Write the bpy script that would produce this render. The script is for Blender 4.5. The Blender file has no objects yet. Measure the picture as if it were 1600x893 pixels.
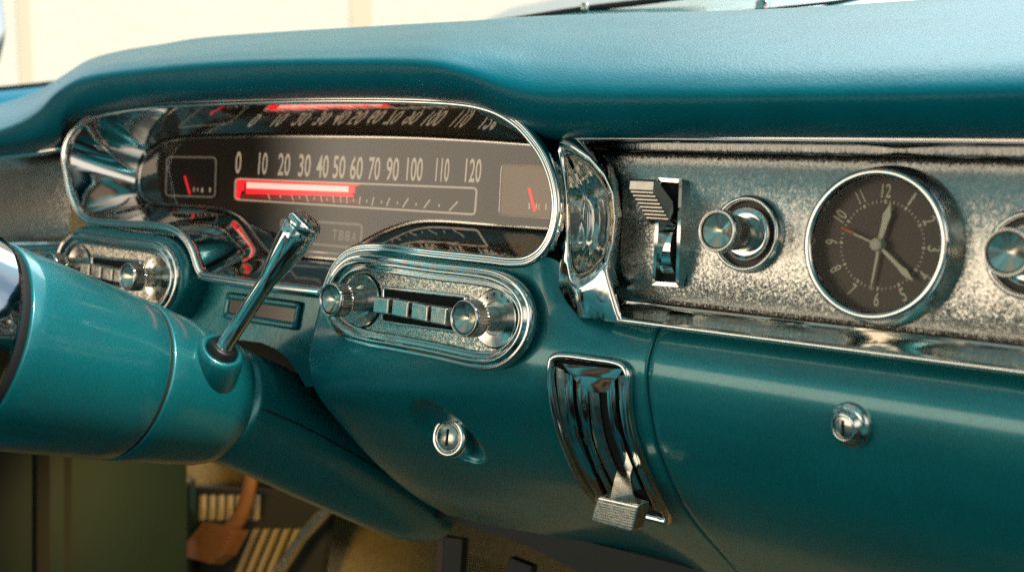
import bpy, bmesh, math, random
from mathutils import Vector, Matrix
R = math.radians
random.seed(7)
sc = bpy.context.scene
col = sc.collection

# ------------------------------------------------------------------ camera
FPX = 1950.0                                   # focal length in photo pixels (1600 wide)
YAW, PIT, TILT = R(41.6), R(7.4), R(7)
FW = Vector((-math.sin(YAW)*math.cos(PIT), math.cos(YAW)*math.cos(PIT), -math.sin(PIT)))
RT = Vector((math.cos(YAW), math.sin(YAW), 0))
UP = RT.cross(FW)
def ray(x, y): return FW + RT*((x-800)/FPX) + UP*((446.5-y)/FPX)
CLK = Vector((.30, 0, .80))                    # the clock hub, on the trim panel
CAM = CLK - ray(1377, 383)*.70
cd = bpy.data.cameras.new('camera'); cam = bpy.data.objects.new('camera', cd); col.objects.link(cam)
cam.matrix_world = Matrix((( RT.x, UP.x, -FW.x, CAM.x), (RT.y, UP.y, -FW.y, CAM.y), (RT.z, UP.z, -FW.z, CAM.z), (0, 0, 0, 1)))
cd.sensor_width = 36; cd.lens = 36*FPX/1600; cd.clip_start = .02; cd.clip_end = 400
cd.dof.use_dof = True; cd.dof.focus_distance = .86; cd.dof.aperture_fstop = 7.0
sc.camera = cam

# the dash face plane: EX along the car's width, EV up the tilted face, EN out of it towards the seats
EX = Vector((1, 0, 0)); EV = Vector((0, math.sin(TILT), math.cos(TILT))); EN = Vector((0, -math.cos(TILT), math.sin(TILT)))
def S(x, y, d=0.0):
    r = ray(x, y); t = (CLK + EN*d - CAM).dot(EN)/r.dot(EN); return CAM + r*t
def atX(x, y, X0):
    r = ray(x, y); return CAM + r*((X0-CAM.x)/r.x)
def atY(x, y, Y0):
    r = ray(x, y); return CAM + r*((Y0-CAM.y)/r.y)
def atD(x, y, D):
    return CAM + ray(x, y)*D
def plane(x, v, d=0.0): return CLK + EX*x + EV*v + EN*d

# ------------------------------------------------------------------ materials
def mat(name):
    m = bpy.data.materials.new(name); m.use_nodes = True
    nt = m.node_tree; b = nt.nodes['Principled BSDF']; return m, nt, b
def add(nt, t, **kw):
    n = nt.nodes.new(t)
    for k, v in kw.items():
        if k in n.inputs: n.inputs[k].default_value = v
        else: setattr(n, k, v)
    return n
def simple(name, colr, rough=.5, metal=0.0, coat=0.0, coatr=.05, spec=.5, var=0.0, vscale=30, bump=0.0, bscale=300, bdist=.0006, rvar=0.0):
    m, nt, b = mat(name); L = nt.links
    b.inputs['Base Color'].default_value = (*colr, 1); b.inputs['Roughness'].default_value = rough
    b.inputs['Metallic'].default_value = metal; b.inputs['Coat Weight'].default_value = coat
    b.inputs['Coat Roughness'].default_value = coatr; b.inputs['Specular IOR Level'].default_value = spec
    tc = add(nt, 'ShaderNodeTexCoord')
    if var or rvar:
        n = add(nt, 'ShaderNodeTexNoise', Scale=vscale, Detail=5.0); L.new(tc.outputs['Object'], n.inputs['Vector'])
        if var:
            mx = add(nt, 'ShaderNodeMix', data_type='RGBA')
            mx.inputs[6].default_value = (*[c*(1-var) for c in colr], 1); mx.inputs[7].default_value = (*[min(1, c*(1+var)) for c in colr], 1)
            L.new(n.outputs['Fac'], mx.inputs[0]); L.new(mx.outputs[2], b.inputs['Base Color'])
        if rvar:
            mr = add(nt, 'ShaderNodeMapRange'); mr.inputs[1].default_value = .35; mr.inputs[2].default_value = .7
            mr.inputs[3].default_value = max(0, rough-rvar*.4); mr.inputs[4].default_value = rough+rvar
            L.new(n.outputs['Fac'], mr.inputs[0]); L.new(mr.outputs[0], b.inputs['Roughness'])
    if bump:
        n2 = add(nt, 'ShaderNodeTexNoise', Scale=bscale, Detail=3.0); L.new(tc.outputs['Object'], n2.inputs['Vector'])
        bp = add(nt, 'ShaderNodeBump', Strength=bump, Distance=bdist)
        L.new(n2.outputs['Fac'], bp.inputs['Height']); L.new(bp.outputs['Normal'], b.inputs['Normal'])
    return m

def paint_material(name, colr, coat=.8):
    m, nt, b = mat(name); L = nt.links
    tc = add(nt, 'ShaderNodeTexCoord')
    fl = add(nt, 'ShaderNodeTexVoronoi', Scale=2600.0); L.new(tc.outputs['Object'], fl.inputs['Vector'])
    big = add(nt, 'ShaderNodeTexNoise', Scale=14.0, Detail=4.0); L.new(tc.outputs['Object'], big.inputs['Vector'])
    sep = add(nt, 'ShaderNodeSeparateColor'); L.new(fl.outputs['Color'], sep.inputs[0])
    m1 = add(nt, 'ShaderNodeMix', data_type='RGBA')
    m1.inputs[6].default_value = (*[c*.72 for c in colr], 1); m1.inputs[7].default_value = (*[min(1, c*1.28+.004) for c in colr], 1)
    L.new(sep.outputs[0], m1.inputs[0])
    m2 = add(nt, 'ShaderNodeMix', data_type='RGBA', blend_type='MULTIPLY'); m2.inputs[0].default_value = .35
    L.new(m1.outputs[2], m2.inputs[6]); L.new(big.outputs['Fac'], m2.inputs[7]); L.new(m2.outputs[2], b.inputs['Base Color'])
    bp = add(nt, 'ShaderNodeBump', Strength=.10, Distance=.0004); L.new(sep.outputs[1], bp.inputs['Height'])
    L.new(bp.outputs['Normal'], b.inputs['Normal'])
    pl = add(nt, 'ShaderNodeTexNoise', Scale=120.0, Detail=2.0); L.new(tc.outputs['Object'], pl.inputs['Vector'])
    bc = add(nt, 'ShaderNodeBump', Strength=.06, Distance=.0008); L.new(pl.outputs['Fac'], bc.inputs['Height']); L.new(bc.outputs['Normal'], b.inputs['Coat Normal'])
    b.inputs['Metallic'].default_value = .42; b.inputs['Roughness'].default_value = .38
    b.inputs['Coat Weight'].default_value = coat; b.inputs['Coat IOR'].default_value = 1.62
    sm_ = add(nt, 'ShaderNodeTexNoise', Scale=48.0, Detail=7.0, Roughness=.65); L.new(tc.outputs['Object'], sm_.inputs['Vector'])
    rr = add(nt, 'ShaderNodeMapRange'); rr.inputs[1].default_value = .35; rr.inputs[2].default_value = .72; rr.inputs[3].default_value = .07; rr.inputs[4].default_value = .20
    L.new(sm_.outputs['Fac'], rr.inputs[0]); L.new(rr.outputs[0], b.inputs['Coat Roughness'])
    return m

def vinyl_material(name, colr):
    m, nt, b = mat(name); L = nt.links
    tc = add(nt, 'ShaderNodeTexCoord')
    v = add(nt, 'ShaderNodeTexVoronoi', Scale=560.0); n = add(nt, 'ShaderNodeTexNoise', Scale=95.0, Detail=6.0)
    wob = add(nt, 'ShaderNodeTexNoise', Scale=26.0, Detail=4.0)
    for q in (v, n, wob): L.new(tc.outputs['Object'], q.inputs['Vector'])
    a = add(nt, 'ShaderNodeMath', operation='MULTIPLY_ADD'); a.inputs[1].default_value = 1.1
    L.new(n.outputs['Fac'], a.inputs[0]); L.new(v.outputs['Distance'], a.inputs[2])
    bp = add(nt, 'ShaderNodeBump', Strength=.17, Distance=.0011); L.new(a.outputs[0], bp.inputs['Height'])
    b2 = add(nt, 'ShaderNodeBump', Strength=.14, Distance=.004); L.new(wob.outputs['Fac'], b2.inputs['Height'])
    L.new(bp.outputs['Normal'], b2.inputs['Normal']); L.new(b2.outputs['Normal'], b.inputs['Normal'])
    mx = add(nt, 'ShaderNodeMix', data_type='RGBA'); mx.inputs[6].default_value = (*[c*.8 for c in colr], 1); mx.inputs[7].default_value = (*[c*1.2 for c in colr], 1)
    L.new(wob.outputs['Fac'], mx.inputs[0]); L.new(mx.outputs[2], b.inputs['Base Color'])
    b.inputs['Roughness'].default_value = .33; b.inputs['Specular IOR Level'].default_value = .27; b.inputs['Specular Tint'].default_value = (.35, .80, 1.0, 1)
    b.inputs['Sheen Weight'].default_value = .0; b.inputs['Sheen Roughness'].default_value = .4
    return m

def glitter_material(name, scale, colr, k=.55, rough=.2):
    """crackled bright-metal foil: tiny facets that each catch the light on their own"""
    m, nt, b = mat(name); L = nt.links
    tc = add(nt, 'ShaderNodeTexCoord'); geo = add(nt, 'ShaderNodeNewGeometry')
    wob = add(nt, 'ShaderNodeTexNoise', Scale=scale*.9, Detail=2.0); L.new(tc.outputs['Object'], wob.inputs['Vector'])
    wv_ = add(nt, 'ShaderNodeVectorMath', operation='MULTIPLY_ADD'); wv_.inputs[1].default_value = (.0016,)*3
    L.new(wob.outputs['Color'], wv_.inputs[0]); L.new(tc.outputs['Object'], wv_.inputs[2])
    st = add(nt, 'ShaderNodeTexNoise', Scale=24.0, Detail=5.0); L.new(tc.outputs['Object'], st.inputs['Vector'])
    acc = geo.outputs['Normal']; cols_out = []
    for sc_v, kk in ((scale, k), (scale*.42, k*.55)):
        v = add(nt, 'ShaderNodeTexVoronoi', Scale=sc_v); L.new(wv_.outputs[0], v.inputs['Vector'])
        sb = add(nt, 'ShaderNodeVectorMath', operation='SUBTRACT'); sb.inputs[1].default_value = (.5, .5, .5); L.new(v.outputs['Color'], sb.inputs[0])
        ma_ = add(nt, 'ShaderNodeVectorMath', operation='MULTIPLY_ADD'); ma_.inputs[1].default_value = (kk, kk, kk)
        L.new(sb.outputs[0], ma_.inputs[0]); L.new(acc, ma_.inputs[2]); acc = ma_.outputs[0]; cols_out.append(v)
    nn = add(nt, 'ShaderNodeVectorMath', operation='NORMALIZE'); L.new(acc, nn.inputs[0]); L.new(nn.outputs[0], b.inputs['Normal'])
    sep = add(nt, 'ShaderNodeSeparateColor'); L.new(cols_out[0].outputs['Color'], sep.inputs[0])
    mx = add(nt, 'ShaderNodeMix', data_type='RGBA'); mx.inputs[6].default_value = (*[c*.62 for c in colr], 1); mx.inputs[7].default_value = (*[min(1, c*1.25) for c in colr], 1)
    L.new(sep.outputs[2], mx.inputs[0])
    m3 = add(nt, 'ShaderNodeMix', data_type='RGBA', blend_type='MULTIPLY'); m3.inputs[0].default_value = .4
    L.new(mx.outputs[2], m3.inputs[6]); L.new(st.outputs['Fac'], m3.inputs[7]); L.new(m3.outputs[2], b.inputs['Base Color'])
    b.inputs['Metallic'].default_value = 1; b.inputs['Roughness'].default_value = rough
    return m

def emit(name, colr, s, base=(.1, .1, .1)):
    m, nt, b = mat(name)
    b.inputs['Base Color'].default_value = (*base, 1)
    b.inputs['Emission Color'].default_value = (*colr, 1); b.inputs['Emission Strength'].default_value = s
    b.inputs['Roughness'].default_value = .4
    return m

def glass_material(name, tint=(1, 1, 1), ior=1.5):
    m = bpy.data.materials.new(name); m.use_nodes = True; nt = m.node_tree; L = nt.links
    nt.nodes.clear()
    o = add(nt, 'ShaderNodeOutputMaterial'); t = add(nt, 'ShaderNodeBsdfTransparent'); g = add(nt, 'ShaderNodeBsdfGlossy'); mx = add(nt, 'ShaderNodeMixShader'); f = add(nt, 'ShaderNodeFresnel')
    t.inputs['Color'].default_value = (*tint, 1); g.inputs['Roughness'].default_value = .015; f.inputs['IOR'].default_value = ior
    L.new(f.outputs[0], mx.inputs[0]); L.new(t.outputs[0], mx.inputs[1]); L.new(g.outputs[0], mx.inputs[2]); L.new(mx.outputs[0], o.inputs['Surface'])
    return m

TEAL = (.003, .240, .272)
M_paint = paint_material('teal_metallic_paint', TEAL)
M_paint_soft = paint_material('teal_column_paint', (.003, .225, .255), coat=.9)
M_vinyl = vinyl_material('teal_padded_vinyl', (.001, .132, .178))
M_chrome = simple('chrome', (.80, .78, .74), rough=.05, metal=1, rvar=.05, vscale=60, bump=.03, bscale=45, bdist=.002)
M_chrome_clean = simple('polished_chrome', (.80, .79, .76), rough=.055, metal=1, rvar=.04, vscale=80)
M_reflector = simple('rippled_chrome', (.66, .645, .62), rough=.05, metal=1, bump=.06, bscale=64, bdist=.002)
M_chrome_wavy = simple('die_cast_chrome', (.78, .76, .72), rough=.06, metal=1, rvar=.08, vscale=90, bump=.16, bscale=38, bdist=.004)
M_dark_chrome = simple('darkened_chrome', (.30, .31, .33), rough=.07, metal=1, bump=.05, bscale=40, bdist=.003)  # chrome darkened in its colour to stand for dark reflections
M_satin = simple('brushed_metal', (.66, .64, .58), rough=.24, metal=1, rvar=.1, vscale=200, bump=.1, bscale=900, bdist=.0003)
M_knobface = simple('turned_metal', (.70, .67, .58), rough=.2, metal=1, rvar=.06, vscale=300)
M_knurl = simple('knurled_metal', (.42, .40, .36), rough=.24, metal=1, rvar=.08, vscale=300)
M_bright = simple('soft_bright_metal', (.86, .83, .77), rough=.15, metal=1, rvar=.06, vscale=150, bump=.04, bscale=70, bdist=.001)
M_foil = glitter_material('crackled_metal_foil', 1500.0, (.57, .57, .53), k=.155, rough=.25)
M_foil_fine = glitter_material('fine_crackled_metal', 1800.0, (.80, .75, .66), k=.24, rough=.26)
M_black = simple('black_plastic', (.008, .008, .008), rough=.45)
M_rubber = simple('black_rubber', (.012, .012, .012), rough=.7, bump=.2, bscale=400)
M_dark = simple('dark_cavity', (.004, .004, .004), rough=.9)
M_gauge = simple('gauge_face', (.042, .033, .024), spec=.2, rough=.6, var=.25, vscale=40)
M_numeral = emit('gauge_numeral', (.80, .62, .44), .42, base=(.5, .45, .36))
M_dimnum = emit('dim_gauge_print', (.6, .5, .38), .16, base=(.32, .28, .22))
M_red = emit('red_needle', (1, .03, .03), .9, base=(.5, .01, .01))
M_glow = emit('glowing_red_ribbon', (1, .50, .42), 1.5, base=(.8, .1, .1))
M_glow2 = emit('red_ribbon_edge', (1, .012, .02), 1.6, base=(.7, .02, .02))
M_amber = emit('amber_dial', (.9, .55, .28), .10, base=(.16, .11, .07))  # amber colour with weak emission, right-hand gauge only
M_glow3 = emit('dim_red_glow', (1, .02, .02), .16, base=(.08, .02, .02))
M_dial = simple('clock_dial', (.020, .018, .013), spec=.22, rough=.3, metal=.15, var=.2, vscale=60)
M_cream = simple('luminous_cream', (.62, .57, .42), rough=.5)
M_orange = simple('orange_red_tip', (.75, .09, .02), rough=.5)
M_glass = glass_material('gauge_glass', (.95, .93, .9), 1.72)
M_clockglass = glass_material('clock_glass', (1, .99, .96), 1.22)
M_keyway = simple('keyway', (.01, .004, .002), rough=.8)
M_window = simple('smoked_window', (.16, .10, .07), rough=.2, coat=.6, var=.3, vscale=60)
M_carpet = simple('olive_brown_carpet', (.15, .105, .04), rough=.95, var=.5, vscale=160, bump=1.0, bscale=420, bdist=.004)
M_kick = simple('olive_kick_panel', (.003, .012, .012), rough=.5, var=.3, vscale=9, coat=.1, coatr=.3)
M_pedal = simple('worn_brown_rubber', (.07, .028, .011), rough=.5, var=.3, vscale=80)
M_beige = simple('beige_bar', (.22, .16, .09), rough=.5)
M_wall = simple('cream_plaster', (.93, .865, .74), rough=.9, var=.05, vscale=1.2, bump=.2, bscale=14, bdist=.02)
M_strip = simple('tan_plaster', (.90, .76, .56), rough=.9, var=.05, vscale=2)
M_letter = simple('black_marking', (.015, .013, .012), rough=.6)
M_seat = simple('teal_door_trim', (.01, .20, .32), rough=.4, coat=.3)
M_pale = simple('blown_white_bodywork', (.70, .76, .78), rough=.3, coat=.5, var=.05)  # near-white colour stands for the fender's blown-out highlight

# ------------------------------------------------------------------ helpers
def link(name, me, m, parent=None, smooth=True):
    o = bpy.data.objects.new(name, me); col.objects.link(o)
    if m: me.materials.append(m)
    if smooth:
        for p in me.polygons: p.use_smooth = True
    if parent: o.parent = parent
    return o
def obj(name, bm, m, parent=None, smooth=True, recalc=True, auto=None):
    if recalc: bmesh.ops.recalc_face_normals(bm, faces=bm.faces)
    if auto is not None:
        for e in bm.edges:
            if len(e.link_faces) == 2 and e.calc_face_angle(0) > R(auto): e.smooth = False
    me = bpy.data.meshes.new(name); bm.to_mesh(me); bm.free()
    return link(name, me, m, parent, smooth)
def thing(name, label, cat, group=None, loc=(0, 0, 0)):
    o = bpy.data.objects.new(name, None); col.objects.link(o); o.empty_display_size = .02
    o.location = loc; tag(o, label, cat, group); THINGS.append(o); return o
THINGS = []
def weighted(o):
    m = o.modifiers.new('weighted_normals', 'WEIGHTED_NORMAL'); m.keep_sharp = True; m.weight = 100; return o
def tag(o, label, cat, group=None):
    o['label'] = label; o['category'] = cat
    if group: o['group'] = group
    return o
def struct(o, label=None):
    o['kind'] = 'structure'
    if label: o['label'] = label
    return o

def cr(pts, n=8, closed=False):
    """Catmull-Rom through Vectors"""
    P = [Vector(p) for p in pts]; N = len(P); out = []
    segs = N if closed else N-1
    for i in range(segs):
        if closed: p0, p1, p2, p3 = P[(i-1) % N], P[i], P[(i+1) % N], P[(i+2) % N]
        else:
            p1, p2 = P[i], P[i+1]
            p0 = P[i-1] if i > 0 else p1*2-p2
            p3 = P[i+2] if i+2 < N else p2*2-p1
        k = lambda a, b: max((b-a).length, 1e-9)**.5
        t1 = k(p0, p1); t2 = t1+k(p1, p2); t3 = t2+k(p2, p3)
        for j in range(n):
            t = t1+(t2-t1)*j/n
            A1 = p0*((t1-t)/t1)+p1*(t/t1); A2 = p1*((t2-t)/(t2-t1))+p2*((t-t1)/(t2-t1)); A3 = p2*((t3-t)/(t3-t2))+p3*((t-t2)/(t3-t2))
            B1 = A1*((t2-t)/t2)+A2*(t/t2); B2 = A2*((t3-t)/(t3-t1))+A3*((t-t1)/(t3-t1))
            out.append(B1*((t2-t)/(t2-t1))+B2*((t-t1)/(t2-t1)))
    if not closed: out.append(P[-1].copy())
    return out
def resample(pts, n, closed=False):
    P = list(pts)+([pts[0]] if closed else [])
    d = [0]
    for a, b in zip(P, P[1:]): d.append(d[-1]+(b-a).length)
    out = []; j = 0; m = n if closed else n-1
    for i in range(n):
        s = d[-1]*i/m
        while j < len(d)-2 and d[j+1] < s: j += 1
        f = (s-d[j])/max(d[j+1]-d[j], 1e-12); out.append(P[j].lerp(P[j+1], min(max(f, 0), 1)))
    return out
def loft(rails, bm=None, closed_u=False, closed_v=False, cap0=False, cap1=False):
    bm = bm or bmesh.new()
    g = [[bm.verts.new(p) for p in r] for r in rails]; nu = len(g); nv = len(g[0])
    for i in range(nu if closed_u else nu-1):
        for j in range(nv if closed_v else nv-1):
            try: bm.faces.new((g[i][j], g[i][(j+1) % nv], g[(i+1) % nu][(j+1) % nv], g[(i+1) % nu][j]))
            except ValueError: pass
    if cap0: bm.faces.new(g[0])
    if cap1: bm.faces.new(g[-1])
    return bm
def sweep(path, prof, closed=True, bm=None, nrm=None, prof_closed=True, cap=True, taper=None):
    """prof: (a, b) = (sideways in the surface, out along the surface normal); nrm: Vector or list per path point"""
    bm = bm or bmesh.new(); N = len(path); rings = []
    for i in range(N):
        if closed: t = (path[(i+1) % N]-path[i-1])
        else: t = path[min(i+1, N-1)]-path[max(i-1, 0)]
        t = t.normalized(); nn = nrm[i] if isinstance(nrm, list) else (nrm or EN)
        s = t.cross(nn).normalized(); nn2 = s.cross(t).normalized()
        k = taper[i] if taper else 1
        rings.append([path[i]+s*(a*k)+nn2*(b*k) for a, b in prof])
    loft(rings, bm, closed_u=closed, closed_v=prof_closed, cap0=(cap and not closed and prof_closed), cap1=(cap and not closed and prof_closed))
    return bm
def circ(r, n=12, ra=None): return [((ra or r)*math.cos(2*math.pi*i/n), r*math.sin(2*math.pi*i/n)) for i in range(n)]
def frame_of(axis, up=Vector((0, 0, 1))):
    a = axis.normalized(); u = up-a*up.dot(a)
    if u.length < 1e-4: u = Vector((1, 0, 0))-a*a.x
    u.normalize(); return a, u, u.cross(a)
def lathe(o, axis, prof, n=48, bm=None, knurl=None, squash=1.0):
    """prof: (s along axis, radius). knurl: set of profile indices whose radius alternates"""
    bm = bm or bmesh.new(); a, u, w = frame_of(axis); rings = []
    for k, (s, r) in enumerate(prof):
        ring = []
        for i in range(n):
            t = 2*math.pi*i/n; rr = r
            if knurl and k in knurl[0] and i % 2: rr = r-knurl[1]
            ring.append(o+a*s+(u*math.cos(t)+w*math.sin(t)*squash)*rr)
        rings.append(ring)
    loft(rings, bm, closed_v=True)
    return bm
def poly(pts, bm=None, depth=None, dirv=None):
    bm = bm or bmesh.new(); v = [bm.verts.new(p) for p in pts]; f = bm.faces.new(v)
    if depth:
        dv = (dirv or EN)*depth
        w = [bm.verts.new(p+dv) for p in pts]; bm.faces.new(w)
        for i in range(len(v)): bm.faces.new((v[i], v[(i+1) % len(v)], w[(i+1) % len(v)], w[i]))
    return bm
def slab(c, ax, ay, az, sx, sy, sz, bm=None, bev=0.0, seg=2):
    b2 = bmesh.new()
    q = [Vector((x, y, z)) for x in (-1, 1) for y in (-1, 1) for z in (-1, 1)]
    v = [b2.verts.new(p) for p in q]
    for f in ((0, 1, 3, 2), (4, 6, 7, 5), (0, 4, 5, 1), (2, 3, 7, 6), (0, 2, 6, 4), (1, 5, 7, 3)): b2.faces.new([v[i] for i in f])
    for vv in b2.verts: vv.co = Vector((vv.co.x*sx/2, vv.co.y*sy/2, vv.co.z*sz/2))
    if bev: bmesh.ops.bevel(b2, geom=b2.edges[:], offset=bev, segments=seg, profile=.5, affect='EDGES')
    for vv in b2.verts: vv.co = c+ax*vv.co.x+ay*vv.co.y+az*vv.co.z
    if bm is None: return b2
    me = bpy.data.meshes.new('t'); b2.to_mesh(me); b2.free(); bm.from_mesh(me); bpy.data.meshes.remove(me); return bm
def text_bm(txt, c, w, h, ax, ay, az, bm=None, bold=.0, depth=.0):
    cu = bpy.data.curves.new('t', 'FONT'); cu.body = txt; cu.offset = bold; cu.extrude = depth; cu.resolution_u = 3
    o = bpy.data.objects.new('t', cu); me = bpy.data.meshes.new_from_object(o)
    xs = [v.co.x for v in me.vertices]; ys = [v.co.y for v in me.vertices]
    x0, x1, y0, y1 = min(xs), max(xs), min(ys), max(ys)
    kx = w/max(x1-x0, 1e-6) if w else None; ky = h/max(y1-y0, 1e-6); kx = kx or ky*.6
    for v in me.vertices:
        p = v.co; v.co = c+ax*((p.x-(x0+x1)/2)*kx)+ay*((p.y-(y0+y1)/2)*ky)+az*(p.z)
    bm = bm or bmesh.new(); bm.from_mesh(me)
    bpy.data.objects.remove(o); bpy.data.curves.remove(cu); bpy.data.meshes.remove(me); return bm
def offset_loop(path, off, nrm=None, closed=True):
    N = len(path); out = []
    for i in range(N):
        t = (path[(i+1) % N]-path[i-1]) if closed else path[min(i+1, N-1)]-path[max(i-1, 0)]
        out.append(path[i]+t.normalized().cross(nrm or EN)*off)
    return out

# ------------------------------------------------------------------ DASHBOARD body: one convex sheet along the car's width
def spl(tab):
    tab = sorted(tab)
    def f(z):
        if z <= tab[0][0]:
            (z0, y0), (z1, y1) = tab[0], tab[1]; return y0+(y1-y0)*(z-z0)/(z1-z0)
        if z >= tab[-1][0]:
            (z0, y0), (z1, y1) = tab[-2], tab[-1]; return y1+(y1-y0)*(z-z1)/(z1-z0)
        for i in range(len(tab)-1):
            if z <= tab[i+1][0]:
                z0, y0 = tab[i]; z1, y1 = tab[i+1]; h = z1-z0; t = (z-z0)/h
                m0 = (y1-tab[i-1][1])/(z1-tab[i-1][0]) if i else (y1-y0)/h
                m1 = (tab[i+2][1]-y0)/(tab[i+2][0]-z0) if i+2 < len(tab) else (y1-y0)/h
                return y0*(2*t**3-3*t*t+1)+m0*h*(t**3-2*t*t+t)+y1*(-2*t**3+3*t*t)+m1*h*(t**3-t*t)
    return f
def yplane(z, d): return (math.sin(TILT)*(z-.8)-d)/math.cos(TILT)
pL = spl([(.80, yplane(.80, .034)), (.76, yplane(.76, .034)), (.7313, -.0415), (.7076, -.0490), (.6887, -.0535), (.6733, -.053), (.6564, -.0450), (.6261, -.0196), (.5903, .0141), (.5533, .0574), (.525, .100)])
pH = spl([(.80, yplane(.80, .034)), (.745, -.0330), (.7093, -.0405), (.6803, -.0346), (.6509, -.0174), (.6187, .0077), (.5914, .0396), (.56, .082), (.525, .135)])
pG = spl([(.745, -.0020), (.7376, -.0117), (.7282, -.0185), (.7165, -.0230), (.7041, -.0232), (.6869, -.0196), (.6646, -.0120), (.6405, .0017), (.6171, .0187), (.5939, .0411), (.5659, .0730), (.525, .120)])
XL, XH, XG = -.1372, .070, .150
def sm(t): t = min(max(t, 0), 1); return t*t*(3-2*t)
DENT = None
def ybody(x, z):
    if x <= XH: y = pL(z)+(pH(z)-pL(z))*sm((x-XL)/(XH-XL))
    else: y = pH(z)+(pG(z)-pH(z))*sm((x-XH)/(XG-XH))
    if DENT:
        c, ang, ra, rb, dep = DENT; dx, dz = x-c[0], z-c[1]
        u = (dx*math.cos(ang)+dz*math.sin(ang))/ra; w = (-dx*math.sin(ang)+dz*math.cos(ang))/rb; rr = u*u+w*w
        if rr < 1: y += dep*(1-rr)**.6
    return y
def onbody(x, y, off=0.0):
    r = ray(x, y); f = lambda t: (CAM+r*t).y-ybody((CAM+r*t).x, (CAM+r*t).z)
    a, b = .4, .4
    while f(b) < 0 and b < 1.6: a = b; b += .01
    for _ in range(40):
        m = (a+b)/2
        if f(m) < 0: a = m
        else: b = m
    p = CAM+r*b
    e = 1e-3; n = Vector(((ybody(p.x+e, p.z)-ybody(p.x-e, p.z))/(2*e), -1, (ybody(p.x, p.z+e)-ybody(p.x, p.z-e))/(2*e)))
    n.normalize(); return p+n*off, n
IGN, IGN_N = onbody(712, 678)
DC, _ = onbody(698, 676)
DENT = ((DC.x, DC.z), R(-52), .0285, .0235, .013)

dash = thing('dashboard', 'teal metal dashboard with padded vinyl top and crackled silver trim', 'dashboard', loc=(0, 0, 0))

top_px = [(506, 480), (508, 462), (513, 444), (522, 425), (536, 407), (552, 396), (577, 392), (621, 395), (680, 402), (765, 408.5), (800, 411), (826, 408), (846, 402), (860, 414), (872, 448), (886, 481), (905, 498), (960, 508), (1025, 517)]
top = cr([S(x, y, .032) for x, y in top_px], 4)
XEDGE = .1555
def ztop(x):
    if x <= top[0].x: return top[0].z
    for a, b in zip(top, top[1:]):
        if b.x >= x > a.x: return a.z+(b.z-a.z)*(x-a.x)/(b.x-a.x)
    return top[-1].z
ZB = .528
bm = bmesh.new(); NV = 150
xs = [XL+.0004*i*i*.35 for i in range(12)]; xs += [xs[-1]+(XEDGE-xs[-1])*i/170 for i in range(1, 171)]
rows = []
def section(x, dy, ztp, zb=ZB):
    return [Vector((x, ybody(max(x, XL), z)+dy, z)) for z in [ztp+(zb-ztp)*j/NV for j in range(NV+1)]]
for dx, dy in ((-.011, .10), (-.0105, .03), (-.0095, .014), (-.0065, .005), (-.003, .0012)): rows.append(section(XL+dx, dy, ztop(XL)))
for x in xs: rows.append(section(x, 0, ztop(x)))
for dx, dy in ((.0012, .0006), (.002, .002), (.0023, .006), (.0023, .02)): rows.append(section(XEDGE+dx, dy, ztop(XEDGE)))
loft(rows, bm)
# flange that runs on below the glove box door
ZDOOR = .5600
fl = [[Vector((x, ybody(x, z)+.0005, z)) for z in [ZDOOR+.001+(ZB-.02-ZDOOR)*j/12 for j in range(13)]] for x in [XEDGE+.002, .25, .4, .62]]
loft(fl, bm)
# under edge returning forward below the dash
loft([[Vector((x, ybody(max(x, XL), ZB), ZB)) for x in (-.147, 0, .1, .2, .62)], [Vector((x, ybody(max(x, XL), ZB)+.02, ZB-.004)) for x in (-.147, 0, .1, .2, .62)], [Vector((x, .30, ZB+.0)) for x in (-.147, 0, .1, .2, .62)]], bm)
obj('lower_panel', bm, M_paint, dash)
# near-black sheets put behind the gaps for the shade in them
bm = bmesh.new()
loft([[Vector((x, ybody(x, z)+.012, z)) for x in (.140, .18, .3, .45, .62)] for z in [.752-.01*i for i in range(22)]], bm)
poly([S(x, y, -.001) for x, y in [(800, 185), (874, 200), (874, 240), (862, 262)]], bm)
obj('gap_backing', bm, M_dark, dash)
bm = loft([[Vector((x, .30, z)) for x in (-.62, -.42, -.2, .3, .8)] for z in (.90, .70, .50)])  # unseen sheets added to keep sky light out of the dash
loft([[Vector((x, .299, z)) for x in (-.40, .8)] for z in (.945, .88)], bm)
loft([[Vector((x, .305, z)) for x in (-.61, -.8, -1.0)] for z in (.84, .70, .50)], bm)
loft([[Vector((x, y, .865)) for x in (-.60, -.2, .3, .8)] for y in (.10, .31)], bm)
obj('light_blocker', bm, M_dark, dash)

# ---- driver side panel behind the column, with the two pods' shoulders
rim_px = [(101, 244), (105, 274), (109, 296), (117, 319), (125, 333), (137, 342.5), (154, 346.5), (191, 349), (233, 351.4), (262, 355.5), (281, 364.5), (294, 378), (302, 393), (308, 412), (313, 424), (322, 430.5), (345, 433.5), (403, 442.5), (460, 449.5), (500, 454), (509, 451), (513.5, 440), (522, 420), (536, 402), (552, 391.5), (576.6, 387), (621, 390), (680, 397), (720, 401), (764.6, 405.6), (800, 409.3), (823.4, 407), (844.5, 394.5), (859.5, 371.5), (867, 346), (869.2, 314), (863.3, 278.8), (850, 245), (835, 222), (811, 195), (780, 175), (750, 165), (719, 160), (635, 155.5), (501, 154.8), (400, 157), (330, 159.5), (248, 163), (198, 168.5), (161, 176), (135.5, 186.5), (118.6, 200.8), (106, 220.6)]
RIMD = .030
rim = cr([S(x, y, RIMD) for x, y in rim_px], 5, closed=True)
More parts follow.
